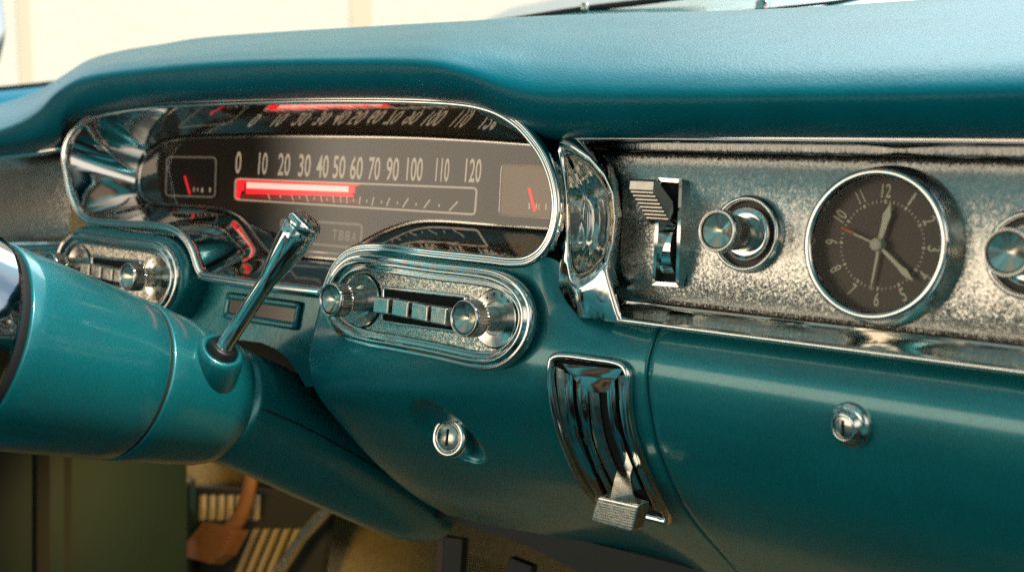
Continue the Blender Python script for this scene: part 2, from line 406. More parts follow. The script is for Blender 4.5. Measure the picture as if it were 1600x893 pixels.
pts = [S(x, y, .012) for x, y in [(-60, 400), (60, 398), (110, 372), (137, 350), (191, 355), (262, 361), (294, 385), (310, 425), (345, 437), (403, 446), (500, 457), (530, 470), (530, 600), (478, 604), (464, 580), (448, 558), (430, 544), (408, 535), (380, 531), (352, 530), (330, 560), (300, 640), (120, 640), (-60, 560)]]
bm = poly(pts, depth=-.004)
obj('driver_panel', bm, M_paint, dash, smooth=False)
# window recessed in the driver panel
wq = [S(x, y, .0135) for x, y in [(357, 458.5), (470, 474), (463, 513.5), (351, 495)]]
bm = poly(wq, depth=-.001)
win = obj('small_window', bm, M_window, dash, smooth=False)
wl = [S(x, y, .0135) for x, y in [(357, 458.5), (414, 466.3), (470, 474), (466.5, 494), (463, 513.5), (407, 504), (351, 495), (354, 477)]]
wl = resample(wl, 80, True)
bm = sweep(wl, [(-.0015, 0), (.0, .0022), (.0035, .0016), (.0058, -.001), (.004, -.002)], nrm=EN)
obj('frame', bm, M_paint, win)
# pod around the left switch panel comes with its function below
# left trim panel beyond the cluster
rows = []
for i in range(25):
    t = i/24; x0 = -90+(110+90)*t; yt = 248-18*t; yb = 391-8*t; rows.append([S(x0, yt+(yb-yt)*k/24, .010*(1-(2*k/24-1)**2)-.010-.03*(1-t)**2) for k in range(25)])
obj('trim_panel', loft(rows), M_foil, dash)
bm = sweep([S(x, y, .008) for x, y in [(-80, 250), (0, 245), (60, 238), (104, 231)]], circ(.0035, 10), closed=False)
sweep([S(x, y, .010) for x, y in [(-80, 389), (0, 386), (60, 385), (108, 383), (118, 372)]], circ(.005, 10), closed=False, bm=bm)
obj('trim_moulding', bm, M_chrome, dash)

# ---- right trim: foil panel, chrome surround, dished end
border_px = [(1000, 241), (952, 241), (930, 241), (951, 256.5), (962, 275), (968, 292), (971.5, 338), (968, 382), (963, 426.5), (962, 452), (966, 463), (980, 467), (1000, 470)]
zt, zb_ = S(1300, 243, 0), S(1300, 507, 0)
vt, vb = (zt-CLK).dot(EV), (zb_-CLK).dot(EV)
left_curve = cr([S(x, y, 0) for x, y in border_px[2:11]], 6)
XR = .62
vmid, vhalf = (vt+vb)/2, (vt-vb)/2
def dish(v): q_ = (v-vmid)/vhalf; return .0062*max(0, 1-q_*q_)-.0055
lcv = sorted([((p-CLK).dot(EV), (p-CLK).dot(EX)-.003) for p in left_curve])
def xleft(v):
    if v <= lcv[0][0]: return lcv[0][1]
    for (v0, x0), (v1, x1) in zip(lcv, lcv[1:]):
        if v0 <= v <= v1: return x0+(x1-x0)*(v-v0)/max(v1-v0, 1e-9)
    return lcv[-1][1]
rows = []
for i in range(41):
    v = vb+(vt-vb)*i/40; xl = xleft(v); rows.append([plane(xl+(XR-CLK.x-xl)*j/40, v, dish(v)) for j in range(41)])
obj('trim_panel', loft(rows), M_foil, dash)
vo_t = (S(1300, 213, .02)-CLK).dot(EV); vo_b = (S(1300, 549, .02)-CLK).dot(EV)
def mould(vout, vin, sgn, x0, x1, bm):
    # lip bead, then a cove down to the foil
    pr = [(vout+.000*sgn, -.004), (vout, .014), (vout-.0006*sgn, .0185), (vout-.002*sgn, .0205), (vout-.0036*sgn, .0195), (vout-.0046*sgn, .0165)]
    n = 8
    for i in range(1, n+1):
        t = i/n; pr.append((vout-.0046*sgn+(vin-vout+.0046*sgn)*t, .0165*(1-t)**1.7+.0006))
    rows = []
    for i in range(25):
        x = x0+(x1-x0)*i/24; rows.append([plane(x-CLK.x, v, d) for v, d in pr])
    loft(rows, bm)
bm = bmesh.new()
xb0 = S(905, 493, .02).x; xt0 = S(872, 214, .02).x
mould(vo_t, vt, 1, xt0, XR, bm); obj('trim_cove', bm, M_dark_chrome, dash)
bm = sweep([plane(xt0-CLK.x+(XR-xt0)*i/20, vo_t-.0012, .0186) for i in range(21)], circ(.0019, 10), closed=False); mould(vo_b, vb, -1, S(942, 500, .02).x, XR, bm)
obj('trim_moulding', bm, M_chrome_wavy, dash)
# dished chrome end piece: radial loft about its middle
cen = (921, 345)
def polar(tab, n=120):
    ang = []
    for x, y, d in tab: ang.append((math.atan2(y-cen[1], x-cen[0]), math.hypot(x-cen[0], y-cen[1]), d))
    ang.sort(); out = []
    ext = [(a-2*math.pi, r, d) for a, r, d in ang]+ang+[(a+2*math.pi, r, d) for a, r, d in ang]
    for i in range(n):
        t = -math.pi+2*math.pi*i/n
        for k in range(len(ext)-1):
            if ext[k][0] <= t <= ext[k+1][0]:
                f = (t-ext[k][0])/max(ext[k+1][0]-ext[k][0], 1e-9)
                # interpolate in cartesian so straight sides stay straight
                xa, ya = ext[k][1]*math.cos(ext[k][0]), ext[k][1]*math.sin(ext[k][0]); xb, yb = ext[k+1][1]*math.cos(ext[k+1][0]), ext[k+1][1]*math.sin(ext[k+1][0])
                den = (xb-xa)*math.sin(t)-(yb-ya)*math.cos(t)
                if abs(den) < 1e-9: r = ext[k][1]
                else:
                    r = (xa*(yb-ya)-ya*(xb-xa))/((yb-ya)*math.cos(t)-(xb-xa)*math.sin(t))
                out.append((r*math.cos(t), r*math.sin(t), ext[k][2]+(ext[k+1][2]-ext[k][2])*f)); break
    return out
O = polar([(851, 211, .021), (876, 212, .021), (905, 217, .019), (926, 229, .012), (941, 243, .003), (957, 262, .002), (968, 290, .001), (972, 338, .001), (968, 382, .001), (964, 426, .001), (963, 455, .001), (970, 466, .006), (973, 500, .021), (940, 499, .021), (905, 495, .021), (886, 472, .021), (868, 440, .021), (843, 413, .021), (862, 402, .020), (876, 380, .020), (881, 345, .020), (881, 310, .020), (877, 275, .020), (866, 238, .020)])
Rg = polar([(872, 222, .022), (897, 231, .024), (922, 247, .024), (944, 272, .023), (957, 300, .022), (961, 340, .022), (957, 380, .023), (947, 412, .025), (930, 436, .026), (906, 452, .026), (892, 440, .024), (886, 405, .022), (885, 345, .021), (884, 300, .021), (878, 262, .021), (871, 236, .021)])
D1 = polar([(880, 236, .019), (900, 245, .021), (919, 257, .021), (938, 279, .020), (949, 304, .018), (953, 342, .018), (949, 377, .019), (939, 405, .021), (922, 424, .022), (903, 432, .021), (894, 420, .020), (891, 390, .019), (890, 345, .018), (889, 300, .018), (886, 268, .018), (881, 248, .018)])
def scl(t, k, d, sh=(0, 0)): return [(x*k+sh[0], y*k+sh[1], d) for x, y, _ in t]
loops = [O, [(a[0]*.5+b[0]*.5, a[1]*.5+b[1]*.5, a[2]*.35+b[2]*.65) for a, b in zip(O, Rg)], Rg, [(a[0]*.5+b[0]*.5, a[1]*.5+b[1]*.5, (a[2]+b[2])/2+.0005) for a, b in zip(Rg, D1)], D1, scl(D1, .92, .010), scl(D1, .78, -.003, (2, 0)), scl(D1, .6, -.013, (4, 0)), scl(D1, .4, -.019, (6, 0)), scl(D1, .2, -.021, (6, 0)), scl(D1, .01, -.0215, (6, 0))]
loops = [[S(cen[0]+x, cen[1]+y, d) for x, y, d in l] for l in loops]
fine = []
cols = [cr([l[j] for l in loops], 4) for j in range(len(loops[0]))]
rails = [[c[i] for c in cols] for i in range(len(cols[0]))]
bm = loft(rails, closed_v=True)
obj('trim_end', bm, M_chrome_wavy, dash)

# ---- padded top
cols_ = [
 [(-90, 250, .008), (-90, 240, .030), (-90, 230, .040), (-90, 218, .043), (-90, 206, .030), (-90, 192, 0), (-90, 182, -.05), (-90, 176, -.10)],
 [(0, 246, .008), (0, 233, .030), (0, 222, .040), (0, 207, .044), (0, 195, .032), (0, 181, 0), (2, 170, -.05), (4, 164, -.10)],
 [(62, 238, .008), (60, 224, .032), (58, 207, .045), (56, 182, .050), (57, 168, .040), (60, 156, 0), (64, 147, -.05), (68, 142, -.10)],
 [(98, 224, .010), (94, 210, .036), (88, 183, .050), (86, 150, .055), (90, 138, .046), (96, 128, .005), (104, 120, -.05), (112, 117, -.10)],
 [(110, 203, .012), (107, 191, .040), (108, 162, .055), (114, 130, .058), (121, 118, .046), (129, 107, .01), (138, 99, -.04), (148, 96, -.10)],
 [(150, 184, .015), (148, 173, .042), (150, 147, .055), (158, 119, .058), (168, 105, .045), (178, 94, .01), (188, 85, -.04), (200, 81, -.10)],
 [(220, 170, .015), (218, 160, .042), (220, 138, .055), (230, 111, .058), (235, 97, .045), (240, 86, .01), (248, 76, -.04), (256, 72, -.10)],
 [(320, 162, .015), (320, 153, .042), (320, 133, .055), (322, 104, .058), (322, 90, .045), (322, 76, .01), (322, 66, -.04), (322, 61, -.10)],
 [(420, 160, .015), (420, 150, .042), (420, 128, .055), (420, 99.5, .058), (420, 86, .045), (420, 71, .01), (420, 59, -.04), (420, 53, -.10)],
 [(520, 158, .015), (520, 148, .042), (520, 125, .055), (520, 98, .058), (520, 84, .045), (520, 67, .01), (520, 53, -.04), (520, 47, -.10)],
 [(620, 158, .015), (620, 148.5, .042), (620, 126, .055), (620, 99, .058), (620, 82, .045), (620, 63, .01), (620, 48, -.04), (620, 41, -.10)],
 [(690, 164, .015), (690, 151, .042), (690, 129, .054), (690, 104, .057), (690, 84, .043), (690, 63, .008), (690, 45, -.04), (690, 37, -.10)],
 [(742, 175, .013), (742, 158, .039), (742, 139, .050), (742, 117, .052), (742, 92, .038), (742, 66, .003), (742, 44, -.05), (742, 34, -.11)],
 [(792, 199, .011), (792, 180, .035), (792, 158, .046), (792, 135, .048), (792, 103, .035), (792, 71, -.002), (792, 43, -.06), (792, 30, -.13)],
 [(842, 222, .008), (842, 206, .028), (842, 178, .041), (842, 147, .045), (842, 114, .033), (842, 76, -.006), (842, 44, -.07), (842, 27, -.15)],
 [(920, 224, .004), (920, 211.5, .025), (920, 185, .038), (920, 151, .043), (920, 120, .032), (920, 80, -.01), (920, 45, -.08), (920, 24, -.17)],
 [(1200, 224, .004), (1200, 211.5, .024), (1200, 185, .037), (1200, 151, .043), (1200, 122, .032), (1200, 80, -.012), (1200, 42, -.085), (1200, 16, -.19)],
 [(1420, 226, .004), (1420, 212.5, .024), (1420, 184, .037), (1420, 148, .043), (1420, 117, .032), (1420, 73, -.014), (1420, 32, -.09), (1420, 3, -.20)],
 [(1720, 230, .004), (1720, 214.5, .024), (1720, 183, .037), (1720, 140, .044), (1720, 106, .032), (1720, 60, -.014), (1720, 14, -.09), (1720, -20, -.20)],
]
secs = []
for c in cols_:
    p = [S(*q) for q in c]; b = p[-1]
    p.append(b+Vector((0, .05, -.012))); p.append(b+Vector((0, .07, -.08)))
    secs.append(cr(p, 6))
m_ = [cr([s[j] for s in secs], 8) for j in range(len(secs[0]))]
bm = loft(m_); obj('dash_pad', bm, M_vinyl, dash)

# ------------------------------------------------------------------ INSTRUMENT CLUSTER
cl = thing('instrument_cluster', 'wide chrome framed ribbon speedometer cluster glowing red at fifty under the hood', 'instrument cluster')
prof = [(-.0034, -.004), (-.0036, .0005), (-.0024, .0022), (-.0008, .0018), (-.0002, .0012), (.0006, .0022), (.002, .0026), (.0034, .0016), (.004, -.001), (.004, -.005)]
bm = sweep(rim, prof, nrm=EN); obj('rim', bm, M_chrome_clean, cl)
# lower bar between the pods is broader
bar = cr([S(x, y, RIMD+.001) for x, y in [(316, 430.5), (345, 435), (403, 444), (460, 451), (508, 456.5)]], 6)
bm = sweep(bar, [(-.0045, -.003), (-.004, .002), (-.001, .0042), (.003, .0035), (.0052, 0), (.005, -.004)], closed=False); obj('lower_bar', bm, M_chrome_clean, cl)
FD = -.034
face_px = [(219, 290), (225, 307), (238, 317), (280, 320), (320, 322.5), (346, 325.5), (371, 334.5), (389, 350), (405, 374), (420, 391), (430, 396.5), (480, 400), (538, 405), (550, 393), (568, 380), (600, 362), (625, 352), (650, 345.5), (680, 344), (769, 350), (859, 356), (886, 352), (901, 325), (899, 282), (880, 246), (834, 228), (740, 221.5), (635, 216.5), (500, 214.5), (400, 214.5), (330, 216), (290, 218), (264, 222.5), (244.6, 232), (231, 244), (222, 263)]
def seg(lst, a, b):
    """slice of a closed px list from index a to b inclusive (wrapping)"""
    return lst[a:b+1] if b >= a else lst[a:]+lst[:b+1]
ra = [0, 5, 15, 20, 25, 30, 35, 42, 46]     # anchors on the rim list
fa = [0, 2, 9, 12, 15, 20, 22, 25, 30]      # matching anchors on the face list
cnt = [14, 26, 26, 12, 26, 14, 22, 40, 24]
RL, FL = [], []
for i in range(9):
    a, b = ra[i], ra[(i+1) % 9]; s = seg(rim_px, a, b) if b else rim_px[a:]+[rim_px[0]]
    c, d = fa[i], fa[(i+1) % 9]; t = seg(face_px, c, d) if d else face_px[c:]+[face_px[0]]
    RL += resample(cr([S(x, y, RIMD-.002) for x, y in s], 6), cnt[i]+1)[:-1]
    FL += resample(cr([S(x, y, FD) for x, y in t], 6), cnt[i]+1)[:-1]
def smooth_loop(L, k=2):
    for _ in range(k): L = [(L[i-1]+L[i]*2+L[(i+1) % len(L)])/4 for i in range(len(L))]
    return L
rails = []
for i in range(15):
    t = i/14
    row = []
    for a, b in zip(RL, FL):
        p = a.lerp(b, t); bul = math.sin(math.pi*t)*-.0011
        # slightly bellied bowl: push outwards (away from the middle) and back
        row.append(p-EN*bul)
    rails.append(smooth_loop(row, 1))
bm = loft(rails, closed_v=True); obj('reflector', bm, M_reflector, cl)
fp = offset_loop(FL, .001); fp = [p-EN*.001 for p in FL]
bm = poly(fp, depth=-.003); obj('gauge_face', bm, M_gauge, cl, smooth=False)
bm = sweep(smooth_loop(resample([p+EN*.0008 for p in FL], 260, True), 1), circ(.0014, 10), nrm=EN); obj('inner_bead', bm, M_chrome, cl)
FZ = FD+.0006
def ptext(bm, txt, x, y, wpx, h, d=FZ, bold=.01, ax=EX, ay=EV):
    w = (S(x+wpx/2, y, d)-S(x-wpx/2, y, d)).length
    return text_bm(txt, S(x, y, d), w, h, ax, ay, EN, bm, bold)
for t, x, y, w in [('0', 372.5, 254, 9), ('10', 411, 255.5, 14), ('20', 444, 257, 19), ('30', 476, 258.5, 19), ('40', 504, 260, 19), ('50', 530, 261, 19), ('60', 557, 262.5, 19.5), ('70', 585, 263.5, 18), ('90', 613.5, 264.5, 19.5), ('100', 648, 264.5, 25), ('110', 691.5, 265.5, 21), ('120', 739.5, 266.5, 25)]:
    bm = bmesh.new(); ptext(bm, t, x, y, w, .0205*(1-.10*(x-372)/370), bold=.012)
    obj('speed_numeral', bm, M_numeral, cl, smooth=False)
def px_rect(xa, ya, xb, yb, xc, yc, xd, yd, d, r=5):
    """rounded quad outline from four px corners (tl, tr, br, bl)"""
    q = [Vector((xa, ya, 0)), Vector((xb, yb, 0)), Vector((xc, yc, 0)), Vector((xd, yd, 0))]; out = []
    for i in range(4):
        p, a, b = q[i], q[i-1], q[(i+1) % 4]; u = (a-p).normalized()*r; w = (b-p).normalized()*r
        for k in range(7):
            t = k/6; out.append(p+u*(1-t)**2+w*t*t)
    return [S(p.x, p.y, d) for p in out]
def px_frame(corners, d, rad, r=5): return sweep(px_rect(*corners, d, r), circ(rad, 8), nrm=EN)
sp = (368, 279, 745, 294, 742, 335, 367, 311.5)
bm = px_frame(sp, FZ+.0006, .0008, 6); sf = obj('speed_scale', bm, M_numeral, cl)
bm = poly(px_rect(370, 281, 743, 295, 740, 333, 369, 310, FZ-.0003, 5)); obj('backing', bm, M_gauge, sf, smooth=False)
def px_quad(pts, d, th=.001): return poly([S(x, y, d) for x, y in pts], depth=-th)
rb = obj('speed_ribbon', px_quad([(385, 284.5), (544, 291), (544, 300), (385, 293.8)], FZ+.0014), M_glow, cl, smooth=False)
bm = px_quad([(370, 281), (381, 281.5), (380, 298), (370, 297.5)], FZ+.001)
poly([S(x, y, FZ+.001) for x, y in [(371, 279.6), (562, 287.8), (552, 291.5), (384, 284.6)]], bm, depth=-.001)
poly([S(x, y, FZ+.001) for x, y in [(384, 293.8), (546, 300), (552, 307.5), (384, 302.5)]], bm, depth=-.001)
poly([S(x, y, FZ+.001) for x, y in [(369.5, 297), (376, 297), (373, 310.5), (369.5, 310.5)]], bm, depth=-.001)
poly([S(x, y, FZ+.001) for x, y in [(544.5, 290.5), (553, 291), (553, 301.5), (544.5, 301)]], bm, depth=-.001)
obj('glow_edge', bm, M_glow2, rb, smooth=False)
bm = px_quad([(372, 302), (470, 307), (560, 311.5), (560, 317.5), (470, 313.5), (371, 309.5)], FZ+.0003, .0005)
obj('glow_base', bm, M_glow3, rb, smooth=False)  # red glow below the ribbon, painted as a faint emissive strip
bm = bmesh.new()
tk = [(418, 301, 422, 312), (455, 303, 458.5, 314), (478, 304, 481.5, 315.5), (501, 305, 503, 316), (520, 306, 522, 317), (532, 302, 532.5, 317), (542, 305, 542, 318), (563, 307, 561.5, 319), (584, 308, 581, 321), (609, 309, 604, 322), (638, 310, 629, 324), (672, 312, 662, 325), (715, 315, 702, 329)]
for a, b, c, d in tk:
    u = (S(c, d, FZ)-S(a, b, FZ)); s = u.normalized().cross(EN)*.0007; p, q = S(a, b, FZ+.0006), S(c, d, FZ+.0006)
    poly([p+s, q+s, q-s, p-s], bm)
for x, y in [(438, 307), (468, 308.5), (491, 310), (511, 311), (552, 312.5), (573, 314), (596, 315.5), (621, 317), (650, 319), (686, 321)]:
    poly([S(x+dx, y+dy, FZ+.0006) for dx, dy in ((-1, -2), (1, -2.4), (1, 2.4), (-1, 2))], bm)
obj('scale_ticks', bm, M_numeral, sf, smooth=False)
# small gauges
def gauge(name, corners, needle, marks, word, lab):
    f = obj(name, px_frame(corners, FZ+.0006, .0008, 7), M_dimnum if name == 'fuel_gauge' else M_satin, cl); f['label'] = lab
    bm = poly(px_rect(*corners, FZ-.0003, 6)); obj('dial', bm, M_black if name == 'fuel_gauge' else M_amber, f, smooth=False)
    (a, b), (c, d) = needle; p, q = S(a, b, FZ+.001), S(c, d, FZ+.001); s = (q-p).normalized().cross(EN)*.0011
    obj('needle', poly([p+s, q+s*1.1, q-s*1.1, p-s], depth=.0006), M_red, f, smooth=False)
    bm = bmesh.new()
    for x, y, w, h in marks: poly([S(x+dx*w, y+dy*h, FZ) for dx, dy in ((-.5, -.5), (.5, -.5), (.5, .5), (-.5, .5))], bm)
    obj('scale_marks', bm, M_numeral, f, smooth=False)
gauge('fuel_gauge', (261, 245, 338, 246, 336, 308, 259, 305.5), ((289, 275), (297, 303)), [(303, 296, 1.6, 7), (309, 296, 1.3, 6), (316, 297, 2.5, 7), (328, 296.5, 2, 7)], '', 'small square gauge at the left end of the speedometer')
gauge('temperature_gauge', (784, 257, 905, 262, 905, 344, 780, 336), ((827, 294), (836, 330)), [(827, 322, 2.4, 10), (838, 322, 2, 9), (842, 323, 1.2, 9), (853, 323, 2, 9), (862, 323, 1.2, 9)], '', 'wider square gauge at the right end of the speedometer')
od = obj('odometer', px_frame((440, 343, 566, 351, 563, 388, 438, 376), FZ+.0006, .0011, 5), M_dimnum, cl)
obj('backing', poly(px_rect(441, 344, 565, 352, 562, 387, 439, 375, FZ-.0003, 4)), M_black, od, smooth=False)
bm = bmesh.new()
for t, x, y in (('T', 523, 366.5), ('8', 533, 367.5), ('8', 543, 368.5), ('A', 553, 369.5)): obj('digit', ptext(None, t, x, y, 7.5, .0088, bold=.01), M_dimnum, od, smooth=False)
bm = sweep([S(x, y, FZ+.001) for x, y in [(425, 388), (480, 392), (545, 398)]], circ(.0015, 8), closed=False)
obj('trim_strip', bm, M_satin, cl)
lp = [p+EN*.006 for p in FL]
obj('lens', poly(lp), M_glass, cl, smooth=False)

# ------------------------------------------------------------------ RADIO (and the switch panel that mirrors it)
def knob(name, base, axis, rdisc, rcap, ln, parent, disc=True, lead=None):
    """dial disc, shaft and knurled cap with dished end"""
    if disc:
        bm = lathe(base, axis, [(-.001, rdisc), (.0016, rdisc), (.0022, rdisc*.97), (.0014, rdisc*.60), (.0006, rdisc*.58), (.0006, 0)], 56)
        dd = obj('dial_plate', bm, M_bright, parent, auto=20)
        obj('shadow_gap', lathe(base, axis, [(.0002, rdisc*1.05), (.0007, rdisc*1.02), (.0004, rdisc*.98)], 56), M_dark, dd)
    k = rcap
    pr = [(0, k*.70), (ln*.52, k*.70), (ln*.54, k*.74), (ln*.60, k*.96), (ln*.63, k), (ln*.66, k), (ln*.90, k), (ln*.93, k*.985), (ln*.96, k*.985), (ln*.985, k*.95), (ln*.97, k*.87)]
    bm = lathe(base, axis, pr, 72, knurl=({5, 6}, k*.055))
    kb = obj(name, bm, M_knurl, parent, auto=16)
    obj('rim', lathe(base, axis, [(ln*.93, k*1.0), (ln*.985, k*.985), (ln*1.01, k*.94), (ln*1.005, k*.89), (ln*.96, k*.86)], 64), M_chrome_clean, kb)
    obj('end_face', lathe(base, axis, [(ln*.975, k*.77), (ln*.965, k*.74), (ln*.90, k*.40), (ln*.845, k*.10), (ln*.84, .0001)], 64), M_knobface, kb)
    obj('groove', lathe(base, axis, [(ln*.968, k*.875), (ln*.966, k*.75)], 64), M_black, kb)
    return kb
ring_px = [(512.5, 482), (516, 455), (526, 432), (541, 416.5), (558, 411), (601, 414.5), (680, 425.5), (730, 431), (771, 438), (795, 450), (811, 468), (817.5, 489), (814.5, 515), (805, 535), (787, 553.5), (767, 562), (740, 561), (680, 548), (621, 536.5), (560.5, 525), (536, 514.5), (520, 499)]
RD = .0405
def stadium_panel(t):
    ring = cr([S(x, y, RD) for x, y in ring_px], 6, closed=True)
    ring = smooth_loop(resample(ring, 150, True), 2)
    # bezel section, inside (-a) to outside (+a): flange bead, groove, main bead, outer flange
    # orientation test so +a is outward
    ctr = sum(ring, Vector())/len(ring); s = (ring[1]-ring[-1]).normalized().cross(EN); sg = 1 if s.dot(ring[0]-ctr) > 0 else -1
    pr = [(-.0062, -.006), (-.0060, -.002), (-.0048, -.0004), (-.0034, -.001), (-.0026, -.0026), (-.0018, -.0012), (-.0006, .0018), (.0008, .0026), (.0022, .0018), (.0031, -.0006), (.0040, -.0010), (.0052, .0006), (.0064, -.0012), (.0068, -.006)]
    obj('bezel', sweep(ring, [(a*sg, b) for a, b in pr]), M_chrome, t)
    inner = offset_loop(ring, -.0055*sg)
    obj('face_plate', poly([p-EN*.0045 for p in inner], depth=-.002), M_foil_fine, t, smooth=False)
    d0 = RD-.0045
    sl = px_rect(600.5, 449.5, 729.5, 463.5, 725, 519, 598, 502, d0+.0004, 2)
    fr = obj('slot_frame', sweep(sl, [(-.0016, 0), (-.0010, .0018), (.0008, .0018), (.0016, 0)]), M_chrome, t)
    obj('opening', poly(px_rect(600.5, 449.5, 729.5, 463.5, 725, 519, 598, 502, d0+.0003, 2)), M_dark, fr, smooth=False)
    for tl, tr_, br, bl in (((583, 462.7), (606.5, 465.7), (606, 491), (583, 488.5)), ((612, 466.5), (637, 471), (636.5, 497), (612, 492.5)), ((642.5, 471.5), (668, 477), (667, 503), (642, 498)), ((672.5, 476.5), (697, 481), (696.5, 509), (672, 504))):
        dz = d0+.0175
        A, B, C_, D_ = S(*tl, dz), S(*tr_, dz), S(*br, dz), S(*bl, dz)
        c = (A+B+C_+D_)/4-EN*.009; w = ((B-A).length+(C_-D_).length)/2; h = ((A-D_).length+(B-C_).length)/2
        bm = slab(c, (B-A).normalized(), EV, EN, w, h, .018, bev=.0011, seg=3)
        weighted(obj('push_button', bm, M_satin, t))
    for (bx, by) in ((566.5, 469), (774.5, 497.5)):
        knob('knob', S(bx, by, d0+.0004), EN, .0195, .0124, .0315, t)
    c = S(774.5, 497.5, d0+.0026)
    for i, ch in enumerate(('6', '+', '7', '9', '10')):
        a = R(150-i*24); obj('dial_marking', text_bm(ch, c+(EX*math.cos(a)+EV*math.sin(a))*.0162, .0022, .0026, EX, EV, EN, None, .01), M_letter, t, smooth=False)
    c2 = S(566.5, 469, d0+.0026)
    for a in (R(95), R(70)): obj('dial_marking', text_bm('/', c2+(EX*math.cos(a)+EV*math.sin(a))*.016, .0014, .0026, EX, EV, EN, None, .01), M_letter, t, smooth=False)
    return ring
radio = thing('radio', 'chrome car radio with four push buttons and two knurled knobs, right of the column', 'radio')
rring = stadium_panel(radio)
def dup(root, off, name, label, cat, group=None):
    r = bpy.data.objects.new(name, None); col.objects.link(r); r.empty_display_size = .02; r.location = root.location+Vector(off); tag(r, label, cat, group); THINGS.append(r)
    def rec(src, dst):
        for ch in list(src.children):
            c = ch.copy(); col.objects.link(c); c.parent = dst; rec(ch, c)
    rec(root, r); return r
LOFF = Vector((-.4055, 0, -.0055))
swp = dup(radio, LOFF, 'switch_panel', 'chrome switch panel with knobs and push buttons, half hidden behind the steering column', 'switch panel')
# teal pod carrying the left switch panel
lring = [p+LOFF for p in rring]
ctr = sum(lring, Vector())/len(lring); s = (lring[1]-lring[-1]).normalized().cross(EN); sg = 1 if s.dot(lring[0]-ctr) > 0 else -1
r1 = offset_loop(lring, .0045*sg)
rl = [[p-EN*.004 for p in offset_loop(lring, -.004*sg)], [p-EN*.0035 for p in r1], [p-EN*.0045 for p in offset_loop(lring, .0085*sg)], [p-EN*.009 for p in offset_loop(lring, .0115*sg)], [p-EN*.034 for p in offset_loop(lring, .0125*sg)]]
obj('switch_pod', loft(rl, closed_v=True), M_paint, dash)

# ------------------------------------------------------------------ CLOCK
ck = thing('clock', 'round chrome rimmed dashboard clock with cream numerals and an orange tipped second hand', 'clock')
c0 = S(1378, 383, .0065)-EN*.0185
ax = EN
obj('case', lathe(c0, ax, [(.004, .0452), (.013, .0450), (.016, .0445), (.026, .0418)], 96), M_satin, ck)
obj('rim', lathe(c0, ax, [(.025, .0420), (.0275, .0424), (.0295, .0420), (.0308, .0408), (.0309, .0394), (.0305, .0384), (.0296, .0377), (.0286, .0374)], 128), M_chrome, ck)
obj('inner_ring', lathe(c0, ax, [(.0287, .0375), (.026, .0374), (.018, .0373)], 128), M_dark_chrome, ck)
dc = c0+EN*.0185
obj('dial', lathe(dc, ax, [(0, .0385), (0.0, .02), (0, .00001)], 96), M_dial, ck, smooth=False)
bm = bmesh.new()
cw = lambda h: (EX*math.sin(R(h*30))+EV*math.cos(R(h*30)))
for h in range(1, 13):
    bm = bmesh.new(); o = cw(h); sgn = 1 if (h >= 9 or h <= 3) else -1
    ay = o*sgn; axx = ay.cross(EN)
    text_bm(str(h), dc+o*.0302+EN*.0005, {1: .0014, 10: .0055, 11: .0036, 12: .0056}.get(h, .0030), .0078, axx, ay, EN, bm, .012)
    obj('hour_numeral', bm, M_cream, ck, smooth=False)
bm = bmesh.new()
for i in range(60):
    o = cw(i/5); s = o.cross(EN); k = .0007 if i % 5 == 0 else .00028; r0, r1_ = (.0232, .0252) if i % 5 == 0 else (.0236, .0250)
    poly([dc+EN*.0004+o*r0+s*k, dc+EN*.0004+o*r1_+s*k, dc+EN*.0004+o*r1_-s*k, dc+EN*.0004+o*r0-s*k], bm)
obj('minute_marks', bm, M_cream, ck, smooth=False)
def hand(name, dirpx, ln, pts, z, m):
    tgt = S(*dirpx, .0065+z); o = (tgt-(dc+EN*z)); o = (o-EN*o.dot(EN)).normalized(); s = o.cross(EN)
    L = [dc+EN*z+o*(u*ln)+s*w for u, w in pts]; Rr = [dc+EN*z+o*(u*ln)-s*w for u, w in reversed(pts)]
    return obj(name, poly(L+Rr, depth=.0005), m, ck, smooth=False)
hand('hour_hand', (1391.0, 320), .0235, [(-.05, .0010), (.55, .0018), (.72, .0024), (.86, .0012), (1, .0002)], .004, M_cream)
hand('minute_hand', (1430, 442), .0285, [(-.05, .0009), (.6, .0011), (.78, .0019), (.92, .0008), (1, .0002)], .005, M_cream)
hand('alarm_hand', (1361, 451), .0255, [(-.02, .0009), (.7, .0006), (1, .0002)], .003, M_cream)
hand('second_hand', (1315, 356), .0165, [(0, .0005), (1, .0005)], .006, M_cream)
tgt = S(1315, 356, .0125); o = tgt-(dc+EN*.006); o = (o-EN*o.dot(EN)).normalized(); s = o.cross(EN); b0 = dc+EN*.006
obj('second_hand_tip', poly([b0+o*.0150+s*.0008, b0+o*.0238+s*.0003, b0+o*.0238-s*.0003, b0+o*.0150-s*.0008], depth=.0005), M_orange, ck, smooth=False)
obj('hub', lathe(dc, ax, [(.002, .0036), (.0078, .0036), (.0086, .0028), (.0086, .0001)], 32), M_cream, ck)
obj('lens', lathe(c0, ax, [(.0284, .0375), (.0290, .02), (.0292, .00001)], 64), M_clockglass, ck)

